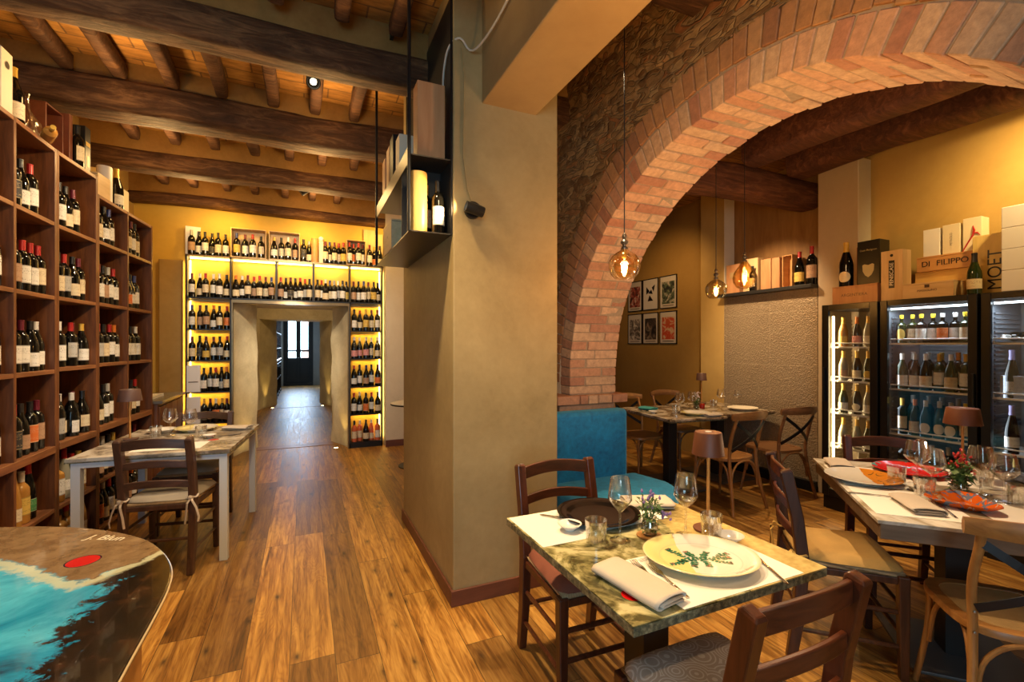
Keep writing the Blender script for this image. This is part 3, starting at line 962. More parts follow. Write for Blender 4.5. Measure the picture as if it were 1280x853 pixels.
# ================================================================== left wall shelves
def frame_matrix(x, y, rz):
    return Matrix.Translation((x, y, 0)) @ Matrix.Rotation(rz, 4, 'Z')
def shelf_unit(label, x, y, rz, cols, rows, top, depth=.36, low=()):
    """local: +Y along the front, -X into the shelf. cols: list of y divider positions, rows: z of shelf boards"""
    t = thing('wine_shelf', label, 'shelf', (x, y, 0), rz, 'walnut cube shelving on the left wall')
    T = .026
    for i, c in enumerate(cols):
        MB().box((-depth, c-T/2, 0), (0, c+T/2, top)).build('upright', M['walnut'], t, bevel=.002, segs=1)
    for z in rows:
        ledge = abs(z-.80) < .04
        hh = .045 if ledge else T
        MB().box((-depth, cols[0]+T/2, z-hh), (.004 if ledge else -.001, cols[-1]-T/2, z)).build('shelf_board', M['walnut_h'], t, bevel=.002, segs=1)
    MB().box((-depth-.012, cols[0], 0), (-depth, cols[-1], top)).build('back_panel', M['walnut'], t)
    return t
RA = 0.0; RB = -math.atan2(.083, .9965)
XA, YA = -1.455, 3.935
UNITS = []
# unit A (ends at the tall joint), unit B, unit C
shelf_unit('tall walnut cube shelf nearest the camera on the left wall', XA, YA, RA, [-1.405,-.94,-.475,-.013], [2.71,2.235,1.761,1.29,.80,.40,.06], 2.71)
shelf_unit('single column walnut cube shelf in the middle of the left wall', XA, YA, RB, [.013,.505], [2.71,2.233,1.765,1.30,.81,.40,.06], 2.71)
shelf_unit('lower walnut cube shelf at the far end of the left wall', XA, YA, RB, [.53,1.025,1.535], [2.585,2.24,1.77,1.308,.83,.42,.06], 2.585)
FA = frame_matrix(XA, YA, RA); FB = frame_matrix(XA, YA, RB)
rng = random.Random(11)
CELLN = ['top', 'second', 'third', 'fourth', 'fifth', 'sixth']
def fill_cell(F, rz, y0, y1, z, cname, rname, n, depth=.36, spirits=False, face=PI/2, hmax=.31):
    w = y1-y0-.04
    base = y0+.115+rng.uniform(0, .02)
    step = min((y1-.062-base)/max(1, n-1), .086)
    for i in range(n):
        yy = base+i*step
        xx = -.056-(.030 if (i % 2 and step < .083) else 0)-rng.uniform(0, .012)
        p = F @ Vector((xx, yy, z+.0005))
        cap = rng.choice(CAPW); lab = rng.choice(LABW)
        if spirits:
            shp = rng.choice(['spir','spir','bord','hock']); gl = rng.choice(['pale_glass','amber_glass','bottle','green_glass','pale_glass']); kind = 'spirits bottle'
            cap = rng.choice(['white','black','gold','red']); lab = rng.choice(['white','cream','green','yellow'])
        else:
            shp = rng.choice(['bord','bord','bord','burg']); gl = 'bottle'; kind = 'dark wine bottle'
        bottle(shp, gl, cap, lab, p, rz+face+rng.uniform(-.5, .35), '%s-capped %s, %s in the %s cell of the %s left-wall column' % (CN[cap].replace(' ', '-'), kind, ORD[i], rname, cname),
               'spirits on the low left shelves' if spirits else 'wine bottles in the left wall shelves', laboff=rng.choice([0, 0, .01, -.008]))
rowsA = [2.235,1.761,1.29,.80,.40,.06]
for ci, (a, b) in enumerate([(-.94,-.475), (-.475,-.013)]):
    for ri, z in enumerate(rowsA):
        n = [3,4,4,4,3,3][ri]
        fill_cell(FA, RA, a, b, z, ['first visible', 'second'][ci], CELLN[ri], n, spirits=ri >= 4)
for ri, z in enumerate([2.233,1.765,1.30,.81,.40,.06]):
    fill_cell(FB, RB, .013, .505, z, 'third', CELLN[ri], [3,4,5,5,4,4][ri], spirits=ri >= 4)
for ci, (a, b) in enumerate([(.53,1.025), (1.025,1.535)]):
    for ri, z in enumerate([2.24,1.77,1.308,.83,.42,.06]):
        fill_cell(FB, RB, a, b, z, ['fourth', 'last'][ci], CELLN[ri], [3,4,4,3,4,4][ri] if ci == 0 else [3,3,3,3,3,3][ri])

def wbox(name, label, cat, loc, rz, size, m, group=None, bev=.002, lid=True, stamp=None, open_front=False):
    """wooden or card box, base centre at loc, size x,y,z"""
    sx, sy, sz = size
    t = thing(name, label, cat, loc, rz, group)
    mb = MB()
    if open_front:
        w = .010
        mb.box((-sx/2, -sy/2, 0), (sx/2, sy/2, w)); mb.box((-sx/2, -sy/2, sz-w), (sx/2, sy/2, sz))
        mb.box((-sx/2, -sy/2, w), (-sx/2+w, sy/2, sz-w)); mb.box((sx/2-w, -sy/2, w), (sx/2, sy/2, sz-w)); mb.box((-sx/2+w, sy/2-w, w), (sx/2-w, sy/2, sz-w))
    else:
        mb.box((-sx/2, -sy/2, 0), (sx/2, sy/2, sz))
    mb.build('box_body', m, t, bevel=bev, segs=1)
    if lid and not open_front:
        MB().box((-sx/2+.004, -sy/2-.0015, sz-.014), (sx/2-.004, sy/2+.0015, sz-.011)).build('lid_seam', M['brown_post'], t)
    return t
M['cream_card'] = plain('cream_card', (.72,.64,.48), .6, var=.04, scale=6)
M['white_card'] = plain('white_card', (.80,.80,.82), .55)
M['brown_leather'] = plain('red_brown_box_wood', (.16,.045,.022), .4, var=.2)
M['kraft'] = plain('tan_card', (.42,.27,.12), .7, var=.1)
ZT = 2.711
def onA(y, x=-.12): return FA @ Vector((x, y, ZT))
def onB(y, x=-.10, z=ZT): return FB @ Vector((x, y, z))
GT = 'things on top of the left shelves'
t = wbox('gift_box', 'tall white gift box standing at the left picture edge on the shelf top', 'box', onA(-.46, -.09), 0, (.10,.11,.36), M['cream_card'], lid=False)
MB().lathe([(.0, 0), (.02, .001)], 16, M=Matrix.Translation((.0515, 0, .28)) @ Matrix.Rotation(PI/2, 4, 'Y')).build('round_emblem', M['steel'], t)
bottle('burg', 'bottle', 'gold', 'cream', onA(-.315, -.075), PI/2-.3, 'gold-necked dark bottle beside the tall white box on the shelf top', scale=1.12)
bottle('spir', 'pale_glass', 'white', 'cream', onA(-.22, -.16), PI/2, 'clear spirits bottle behind the gold-necked bottle on the shelf top', name='spirits_bottle', cat='spirits bottle')
# decanter-like clear bottle and a corked grappa bottle
g = MB().lathe([(.0,.0),(.05,.0),(.075,.03),(.07,.08),(.035,.13),(.017,.17),(.016,.25),(.021,.255)], 22, cap1=False).build('glass_decanter', M['glass'], None, smooth=True, angle=60)
g.location = onA(-.185, -.075); tag(g, 'clear bulbous glass decanter at the edge of the shelf top', 'decanter')
g2 = bottle('hock', 'amber_glass', 'white', None, onA(-.12, -.155), 0, 'slim amber grappa bottle with pale stopper behind the decanter', name='spirits_bottle', cat='spirits bottle')
t = wbox('gift_box', 'tan card box standing behind the decanter on the shelf top', 'box', onA(-.06, -.25), 0, (.09,.10,.34), M['kraft'], lid=False)
g = MB().lathe([(.0,.0),(.035,.0),(.04,.02),(.03,.09),(.012,.12),(.012,.16),(.016,.165)], 18, cap1=False).build('glass_flask', M['glass'], None, smooth=True, angle=60)
g.location = onA(-.075, -.10); tag(g, 'small clear glass flask next to the dark open box', 'flask')
# an overturned bottle
b = bottle('spir', 'amber_glass', 'gold', None, onA(-.05, -.05)+Vector((0,0,.045)), 0, 'small amber bottle lying on its side at the shelf top joint', scale=.8, name='spirits_bottle', cat='spirits bottle'); b.rotation_euler = (PI/2-.05, 0, .5)
b.location = onA(-.06, -.03)+Vector((0,0,.036))
t = wbox('bottle_box', 'open dark red wooden bottle case standing on the shelf top', 'box', onB(.17, -.17), RB+PI/2, (.20,.16,.33), M['brown_leather'], open_front=True)
t = wbox('bottle_box', 'narrow red-brown wooden box beside the open dark case', 'box', onB(.295, -.14), RB, (.16,.04,.35), M['brown_leather'], lid=False)
bottle('bord', 'bottle', 'black', 'cream', onB(.362, -.055), PI/2, 'black-capped bottle between the red-brown box and the cream tube')
g = MB().lathe([(.0,0),(.045,0),(.045,.33),(.043,.335),(.0,.335)], 24).build('bottle_tube', M['cream_card'], None, smooth=True); g.location = onB(.395, -.15); tag(g, 'cream cylindrical bottle tube beside the black boxed bottle', 'bottle tube')
t = wbox('gift_box', 'black and gold gift box with an orange bottle picture on the shelf top', 'box', onB(.47, -.09), RB, (.10,.075,.34), M['black'], lid=False)
MB().box((.0505, -.03, .20), (.052, .03, .23)).build('gold_band', M['cap_gold'], t)
MB().box((.0505, -.012, .05), (.052, .012, .13)).build('bottle_picture', M['cap_orange'], t)
# wooden case on the step down and things beside it (on unit C)
t = wbox('wine_case', 'pale wooden wine case on the lower far shelf top', 'box', onB(.64, -.10, 2.586), RB, (.18,.19,.17), M['pine'], lid=True)
g = MB().lathe([(.0,0),(.05,0),(.05,.30),(.048,.305),(.0,.305)], 24).build('bottle_tube', M['white_card'], None, smooth=True); g.location = onB(.84, -.09, 2.586); tag(g, 'grey white bottle tube next to the pale wooden case', 'bottle tube')
bottle('cham', 'bottle', 'gold', 'white', onB(1.02, -.08, 2.586), PI/2-.2, 'gold-foiled sparkling wine bottle alone on the far shelf top', scale=1.1)
t = wbox('gift_box', 'pale grey card box behind the gold-foiled bottle on the far shelf', 'box', onB(1.27, -.20, 2.586), RB, (.12,.30,.27), M['cream_card'], lid=False)

# low cabinet between the shelves and the lit rack
cb = thing('low_cabinet', 'low walnut cabinet with a grey stone top between shelves and rack', 'cabinet', (-1.6, 6.0, 0))
MB().box((-.27, -.46, 0), (.30, .48, .87)).build('body', M['walnut'], cb, bevel=.003)
MB().box((-.27, -.47, .87), (.34, .50, .90)).build('stone_top', plain('grey_stone_top', (.16,.155,.15), .25, var=.2), cb, bevel=.004)
for k in range(4): MB().box((.30, -.44+k*.23, .06), (.312, -.22+k*.23, .84)).build('door', M['walnut'], cb, bevel=.003)
tr = MB().box((-.16, -.30, .9), (.22, .15, .925)).build('papers', M['white_card'], None); tr.location = (-1.6, 5.95, .0005); tr.name = 'paper_stack'; tag(tr, 'flat white stack of papers on the grey stone cabinet top', 'paper')
# bouquet on the cabinet
fl = thing('flower_bouquet', 'dried yellow and pink bouquet in a small pot at the shelf end', 'flowers', (-1.62, 5.98, .926))
MB().lathe([(.0,0),(.035,0),(.045,.08),(.0,.08)], 14).build('pot', M['brownlamp'], fl)
mb = MB()
for k in range(60):
    a = rng.uniform(0, 6.28); r = rng.uniform(.0, .07); z = rng.uniform(.09, .36)
    mb.lathe([(0,0),(.010,.008),(.012,.018),(.0,.03)], 6, M=Matrix.Translation((r*math.cos(a), r*math.sin(a), z)))
mb.build('blossoms', plain('dried_blossom', (.55,.36,.10), .8, var=.5, scale=30), fl)
mb = MB()
for k in range(24):
    a = rng.uniform(0, 6.28); mb.tube([(0,0,.06), (.04*math.cos(a), .04*math.sin(a), .2), (.07*math.cos(a), .07*math.sin(a), .33)], .002, 5)
mb.build('stems', plain('stem_green', (.10,.16,.04), .7), fl)

# ================================================================== lit rack round the passage
rk = thing('wine_rack', 'dark metal wall rack of wine framing the passage, lit yellow from behind', 'wine rack', (0, 6.83, 0))
RX0, RX1 = -1.33, 1.03
UP = [RX0, -.86, .575, RX1-.02]
for x in UP:
    MB().box((x, 0, 0), (x+.02, .145, 2.56)).build('upright', M['anthracite'], rk)
for x in (-.345, .105): MB().box((x, 0, 2.045), (x+.025, .145, 2.545)).build('upright', M['anthracite'], rk)
MB().box((RX0, 0, 2.545), (RX1, .15, 2.565)).build('shelf_board', M['bronze'], rk)
MB().box((RX0, 0, 2.022), (RX1, .15, 2.042)).build('shelf_board', M['black'], rk)
ZR = [1.645, 1.256, .862, .47, .08]
for z in ZR:
    MB().box((RX0+.02, 0, z-.014), (-.86, .14, z)).build('shelf_board', M['black'], rk)
    MB().box((.595, 0, z-.014), (RX1-.02, .14, z)).build('shelf_board', M['black'], rk)
MB().box((RX0, .0, 0), (-.84, .145, .066)).build('plinth', M['black'], rk); MB().box((.575, .0, 0), (RX1, .145, .066)).build('plinth', M['black'], rk)
mb = MB(); mb.box((-.84, -.004, 1.985), (.575, .14, 2.022)); mb.box((-.84, -.004, 0), (-.825, .08, 1.985)); mb.box((.56, -.004, 0), (.575, .08, 1.985))
mb.build('opening_frame', M['bronze'], rk)
LED = glow('yellow_led_strip', (1.0, .66, .20), 12.0)
def led(name, a, b): MB().box(a, b).build('light_strip', LED, rk)
for a, b in ((RX0+.03, -.87), (-.83, -.35), (-.31, .10), (.14, .565), (.605, RX1-.03)): led('l', (a, .10, 2.530), (b, .125, 2.543))
for z0, z1 in zip([.09]+ZR[::-1][1:]+[2.05], ZR[::-1][1:]+[2.02, 2.53]):
    led('l', (RX0+.022, .135, z0+.02), (RX0+.034, .155, z1-.02)) if z0 > .0 else None
    led('l', (RX1-.034, .135, z0+.02), (RX1-.022, .155, z1-.02))
led('l', (RX0-.012, .12, .1), (RX0-.002, .14, 2.5)); led('l', (RX1+.002, .12, .1), (RX1+.012, .14, 2.5))
# warm light of the strips on the wall
for x, z, sx in ((-1.09, 2.52, .40), (-.15, 2.52, 1.2), (.80, 2.52, .36)):
    a = area('rack_strip_light', (x, 6.93, z), (x, 6.97, z-1), sx, .04, 1.5*sx/.4, GOLD)
for x in (-1.09, .81):
    for z in (1.99, 1.60, 1.22, .83, .44): area('rack_strip_light', (x, 6.955, z), (x, 6.97, z-1), .36, .03, .55, GOLD)
for x0 in (-.9, .1, .9): spot('wall_wash', (x0, 6.55, 3.05), (x0, 7.0, 2.75), 13, GOLD, 150, 1.0, .05)

rr = random.Random(5)
def rack_row(x0, x1, z, n, where, shapes=('bord','bord','bord','burg'), caps=None, labs=None, glass='bottle'):
    for i in range(n):
        x = x0+(x1-x0)*(i+.5)/n+rr.uniform(-.003, .003)
        y = 6.83+(.042 if i % 2 == 0 else .088)+rr.uniform(0, .003)
        cap = rr.choice(caps or CAPW); lab = rr.choice(labs or LABW)
        gl = glass if isinstance(glass, str) else rr.choice(glass)
        shp = rr.choice(shapes)
        sc = rr.uniform(.96, 1.01)
        bottle(shp, gl, cap, lab, (x, y, z+.0008), rr.uniform(-.35, .35), '%s-capped wine bottle, %s from the left on the %s' % (CN[cap].replace(' ', '-'), ORD[i], where),
               'bottles in the lit back rack', scale=sc, laboff=rr.choice([0, .008, -.008]))
# top of the rack, row by row
rack_row(-1.31, -.88, 2.566, 6, 'rack top, left end'); rack_row(-.83, -.47, 2.578, 4, 'rack top in the first wooden crate')
rack_row(-.40, -.07, 2.578, 4, 'rack top in the second wooden crate'); rack_row(-.04, .10, 2.566, 2, 'rack top beside the yellow tube')
rack_row(.24, .53, 2.566, 5, 'rack top, middle run'); rack_row(.55, .79, 2.578, 4, 'rack top in the right wooden crate')
rack_row(.82, 1.03, 2.566, 3, 'rack top, right end')
for i, (xa, xb, d) in enumerate([(-.85, -.45, 'left'), (-.42, -.05, 'second'), (.54, .80, 'right')]):
    t = wbox('display_crate', 'open wooden crate holding bottles on the rack top, the %s one' % ['leftmost', 'middle', 'rightmost'][i], 'crate', ((xa+xb)/2, 6.912, 2.566), 0, (xb-xa, .16, .375 if i < 2 else .35), M['pine'], 'wooden crates on the rack top', open_front=True)
g = MB().lathe([(.0,0),(.045,0),(.045,.33),(.0,.335)], 20).build('bottle_tube', M['pine_orange'], None, smooth=True); g.location = (.135, 6.89, 2.566); tag(g, 'yellow wooden bottle tube standing on the rack top', 'bottle tube')
t = wbox('gift_box', 'cream gift box with a white ball next to the yellow tube', 'box', (.215, 6.89, 2.566), 0, (.055,.07,.30), M['cream_card'], lid=False)
MB().lathe([(0,-.035),(.025,-.025),(.035,0),(.025,.025),(0,.035)], 16, M=Matrix.Translation((0,0,.335))).build('ball_top', M['white_card'], t, smooth=True)
wbox('wine_case', 'wide upright wooden case at the right end of the rack top', 'box', (.865, 6.97, 2.566), 0, (.17,.045,.54), M['pine_v'], lid=False)
wbox('wine_case', 'second upright wooden case behind the rightmost rack bottles', 'box', (1.0, 6.935, 2.566), 0, (.09,.05,.48), M['pine_v'], lid=False)
wbox('gift_box', 'tilted white box behind the leftmost bottles on the rack top', 'box', (-1.27, 6.95, 2.566), .2, (.16,.06,.36), M['white_card'], lid=False)
# second row spans everything
rack_row(-1.303, -.868, 2.043, 6, 'second rack shelf, left bay'); rack_row(-.83, -.36, 2.043, 7, 'second rack shelf, bay left of centre')
rack_row(-.31, .10, 2.043, 7, 'second rack shelf, centre bay'); rack_row(.14, .57, 2.043, 8, 'second rack shelf, bay right of centre')
rack_row(.605, 1.01, 2.043, 6, 'second rack shelf, right bay')
RN = ['third rack shelf', 'fourth rack shelf', 'fifth rack shelf', 'sixth rack shelf', 'lowest rack shelf']
for z, nm in zip(ZR, RN):
    rack_row(-1.30 if nm[0] != 'l' and nm[:3] not in ('fif','six') else -1.17, -.865, z, 6 if z > 1 else 5, nm+', left of passage')
    kw = {}
    if nm.startswith('fourth'): kw = dict(labs=['pink','red','cream','white'], caps=['white'])
    if nm.startswith('lowest'): kw = dict(glass=['rose_glass','bottle','rose_glass','pale_glass'], caps=['orange','white','black'])
    rack_row(.605, 1.005, z, 5, nm+', right of passage', **kw)
for z, d in ((.862, 'upper'), (.47, 'lower')):
    t = wbox('menu_card_box', '%s white presentation box at the left edge of the lit rack' % d, 'box', (-1.245, 6.845, z+.001), 0, (.14,.05,.33), M['white_card'], lid=False)
    MB().box((-.05, -.0265, .12), (.05, -.0252, .13)).build('print_line', M['brown_post'], t)
# ================================================================== bar-style table with enamelled top, left foreground
ENA, ENB = .30, .42
REDX, REDY = .408, .636
def mk_enamel():
    t = NT('enamel_art_top')
    co = t.coord('Object')
    s = t.n('ShaderNodeSeparateXYZ', None, Vector=co)
    nz = t.noise(co, 2.6, 7, .65, .5); nf = t.noise(co, 14, 6, .7, .4)
    # diagonal fields: sand at the far end, turquoise in the middle, black-brown on the right and near side
    X, Y = s.outputs[0], s.outputs[1]
    w = t.math('MULTIPLY', t.math('SUBTRACT', nz, .5), .75)
    w2 = t.math('MULTIPLY', t.math('SUBTRACT', nf, .5), .30)
    la = t.math('ADD', Y, X); lb = t.math('SUBTRACT', Y, t.math('MULTIPLY', X, .83))
    a = t.math('MINIMUM', t.math('SUBTRACT', la, .916), t.math('SUBTRACT', lb, .087))
    a = t.math('ADD', a, t.math('ADD', t.math('MULTIPLY', w, .30), t.math('MULTIPLY', w2, .45)))
    b = t.math('SUBTRACT', t.math('ADD', X, t.math('ADD', t.math('MULTIPLY', w, .5), t.math('MULTIPLY', w2, 1.2))), .50)
    sand = t.ramp(nf, [(.3, (.13,.075,.035)), (.7, (.30,.20,.11))])
    dark = t.ramp(nf, [(.44, (.002,.002,.002)), (.56, (.010,.005,.003)), (.66, (.055,.022,.008)), (.74, (.18,.20,.15))])
    tq = t.ramp(nz, [(.34, (.005,.06,.14)), (.44, (.01,.30,.58)), (.60, (.10,.64,.96))])
    pale = (.60, .62, .44)
    a = t.math('ADD', a, .3); b = t.math('ADD', b, .42)
    fa = t.ramp(a, [(ENA, (0,0,0)), (ENA+.02, (1,1,1))])
    fb = t.ramp(b, [(ENB, (1,1,1)), (ENB+.03, (0,0,0))])
    col = t.mix(fb, dark, tq)
    rim = t.ramp(a, [(ENA-.06, (0,0,0)), (ENA-.03, (1,1,1)), (ENA, (1,1,1)), (ENA+.01, (0,0,0))])
    col = t.mix(t.math('MULTIPLY', rim, .8), col, pale)
    col = t.mix(fa, col, sand)
    # red oval seal
    d = t.n('ShaderNodeVectorMath', {'operation': 'DISTANCE'}, i0=t.mapping(co, (1, 1.0, 0)), i1=(REDX, REDY, 0)).outputs['Value']
    col = t.mix(t.math('LESS_THAN', d, .046), col, (.02,.01,.03))
    col = t.mix(t.math('LESS_THAN', d, .042), col, (.55,.012,.012))
    t.bump(nf, .12, .004)
    return t.fin(col, .14, Specular_IOR_Level=.6, Coat_Weight=.3)


TCX, TCY = -1.06, 1.30
M['enamel'] = mk_enamel()
pts = [(-1.065,2.429),(-.895,2.361),(-.705,2.242),(-.543,2.09),(-.451,1.947),(-.385,1.785),(-.361,1.65),(-.355,1.50),(-.355,1.30)]
q = [(x-TCX, y-TCY) for x, y in pts]
def catmull(P, m=5):
    out = []
    for i in range(len(P)-1):
        p0 = P[max(i-1,0)]; p1 = P[i]; p2 = P[i+1]; p3 = P[min(i+2, len(P)-1)]
        for k in range(m):
            t_ = k/m
            out.append(tuple(.5*((2*p1[c])+(-p0[c]+p2[c])*t_+(2*p0[c]-5*p1[c]+4*p2[c]-p3[c])*t_*t_+(-p0[c]+3*p1[c]-3*p2[c]+p3[c])*t_**3) for c in (0,1)))
    out.append(P[-1]); return out
qq = catmull(q)
q4 = qq + [(x, -y) for x, y in qq[::-1][1:]] + [(-x, -y) for x, y in qq[1:]] + [(-x, y) for x, y in qq[::-1][1:-1]]
tb = thing('oval_bar_table', 'large oval table with glossy turquoise and brown enamelled top in left foreground', 'table', (TCX, TCY, 0))
MB().prism(q4, .725, .75).build('tabletop', M['enamel'], tb, bevel=.004)
MB().tube([(x*1.0, y*1.0, .741) for x, y in q4], .0035, 6, closed=True).build('rim', plain('pale_rim', (.6,.48,.3), .3, .3), tb)
MB().prism([(-.60, -.75), (.655, -.75), (.682, .17), (.25, .62), (-.30, .60), (-.60, .2)], 0, .725).build('base', M['bar_wood'], tb, bevel=.003)
text('J. Blun', 'artist_signature', M['cream_card'], tb, (.41, .83, .7508), (0,0,-.5), .055, .0003)

# ================================================================== chairs
def ladder_chair(label, loc, rz, wood_='dark', cushion=None, ties=None, group='ladder-back chairs', H=.87, W=.42):
    """origin under the seat centre; the sitter faces +Y"""
    t = thing('ladderback_chair', label, 'chair', loc, rz, group)
    mp, ms = dict(dark=(M['dark_wood'], M['slat_wood']), red=(M['red_wood'], M['slat_wood']), brown=(M['brown_post'], M['brown_slat']))[wood_]
    SH = .455; D = .40; hb = W/2-.02
    for s in (-1, 1):
        pts = [(s*hb, -D/2-.035, 0), (s*hb, -D/2-.005, .2), (s*hb, -D/2+.012, SH), (s*(hb+.001), -D/2-.01, .65), (s*hb, -D/2-.055, H-.01), (s*hb, -D/2-.058, H)]
        MB().tube(pts, [.017,.0195,.021,.020,.020,.015], 4, sx=1.0, sy=1.25, square=True, up=(0,1,0)).build('rear_leg', mp, t, bevel=.004)
        pts = [(s*(hb+.006), D/2-.01, 0), (s*(hb+.006), D/2-.012, .25), (s*(hb+.006), D/2-.012, SH-.005)]
        MB().tube(pts, [.0165,.0195,.0215], 4, square=True, up=(0,1,0)).build('front_leg', mp, t, bevel=.005)
    # curved back slats
    for z, hh in ((H-.045, .060), (H-.175, .045), (H-.30, .045)):
        yb = -D/2-.045+(H-z)*.10
        vs = []; fs = []; n = 14
        for i in range(n+1):
            u = i/n; x = -hb+2*hb*u; c = math.sin(PI*u)
            y = yb-.030*c; zz = z+.018*c
            for dy in (-.008, .008):
                for dz in (-hh/2, hh/2): vs.append((x, y+dy, zz+dz))
        for i in range(n):
            a = i*4; b = a+4
            fs += [(a, b, b+1, a+1), (a+2, a+3, b+3, b+2), (a+1, b+1, b+3, a+3), (a, a+2, b+2, b)]
        fs += [(0,1,3,2), (n*4, n*4+2, n*4+3, n*4+1)]
        MB().add(vs, fs).build('back_slat', ms, t, bevel=.004, smooth=True, angle=50)
    # stretchers
    for z in (.14, .29):
        for s in (-1, 1): MB().cyl((s*hb, -D/2, z), (s*(hb+.004), D/2-.02, z), .010, n=8).build('stretcher', mp, t)
    for z in (.19, .31): MB().cyl((-hb, D/2-.012, z), (hb, D/2-.012, z), .011, n=8).build('stretcher', mp, t)
    MB().cyl((-hb, -D/2+.0, .22), (hb, -D/2+.0, .22), .010, n=8).build('stretcher', mp, t)
    mb = MB(); mb.box((-hb, D/2-.028, SH-.045), (hb, D/2+.004, SH-.015)); mb.box((-hb, -D/2-.004, SH-.045), (hb, -D/2+.02, SH-.015))
    mb.box((-hb-.012, -D/2, SH-.045), (-hb+.012, D/2, SH-.015)); mb.box((hb-.012, -D/2, SH-.045), (hb+.012, D/2, SH-.015))
    mb.build('seat_rail', mp, t, bevel=.003)
    # woven rush seat: four triangular fields dipping to the middle
    n = 10; vs = []; fs = []
    for i in range(n+1):
        for j in range(n+1):
            u = -1+2*i/n; v = -1+2*j/n
            w_ = .95+.05*(v+1)/2
            vs.append((u*(W/2-.012)*w_, v*(D/2-.004), SH+.004-.010*(1-max(abs(u), abs(v)))-.012*max(abs(u), abs(v))**10))
    for i in range(n):
        for j in range(n):
            fs.append((i*(n+1)+j, (i+1)*(n+1)+j, (i+1)*(n+1)+j+1, i*(n+1)+j+1))
    MB().add(vs, fs).build('rush_seat', M['straw'], t, smooth=True, solid=.026)
    if cushion:
        n = 14; vs = []; fs = []
        for k, zf in ((0, 0), (1, 1)):
            for i in range(n+1):
                for j in range(n+1):
                    u = -1+2*i/n; v = -1+2*j/n
                    r = 1-.10*(abs(u)**6)*(abs(v)**6)
                    taper = .90+.10*(v+1)/2
                    e = (1-abs(u)**7)*(1-abs(v)**7)
                    z = SH+.011+(.030*e**.45 if zf else 0)
                    vs.append((u*(W/2+.002)*r*taper, v*(D/2+.004)*r+.004, z+noise.noise(Vector((u*2, v*2, 5)))*.004*zf))
        N = (n+1)**2
        for i in range(n):
            for j in range(n):
                a = i*(n+1)+j; q_ = (a, a+n+1, a+n+2, a+1)
                fs.append(tuple(reversed(q_))); fs.append(tuple(x+N for x in q_))
        for i in range(n):
            for (a, b) in (((i)*(n+1), (i+1)*(n+1)), (((i+1)*(n+1)+n), (i*(n+1)+n)), ((i+1), i), (n*(n+1)+i, n*(n+1)+i+1)):
                fs.append((a, b, b+N, a+N))
        c = MB().add(vs, fs).build('cushion', cushion, t, smooth=True, angle=80)
        if ties:
            for s in (-1, 1):
                x = s*hb; y = -D/2+.005
                mb = MB()
                mb.tube([(x+.026*math.cos(a), y+.030*math.sin(a), SH+.03+.004*math.sin(3*a)) for a in [2*PI*k/12 for k in range(12)]], .006, 6, closed=True, sy=1.0)
                mb.tube([(x, y-.030, SH+.03), (x+.015*s, y-.055, SH+.015), (x+.035*s, y-.05, SH-.03), (x+.05*s, y-.05, SH-.09), (x+.045*s, y-.05, SH-.12)], .007, 6, sy=.5)
                mb.tube([(x, y-.030, SH+.03), (x-.012*s, y-.058, SH+.0), (x-.02*s, y-.05, SH-.06), (x-.028*s, y-.048, SH-.13)], .007, 6, sy=.5)
                mb.tube([(x-.01, y-.034, SH+.032), (x+.012, y-.04, SH+.028)], .012, 8)
                mb.build('cushion_tie', ties, c, smooth=True)
    return t

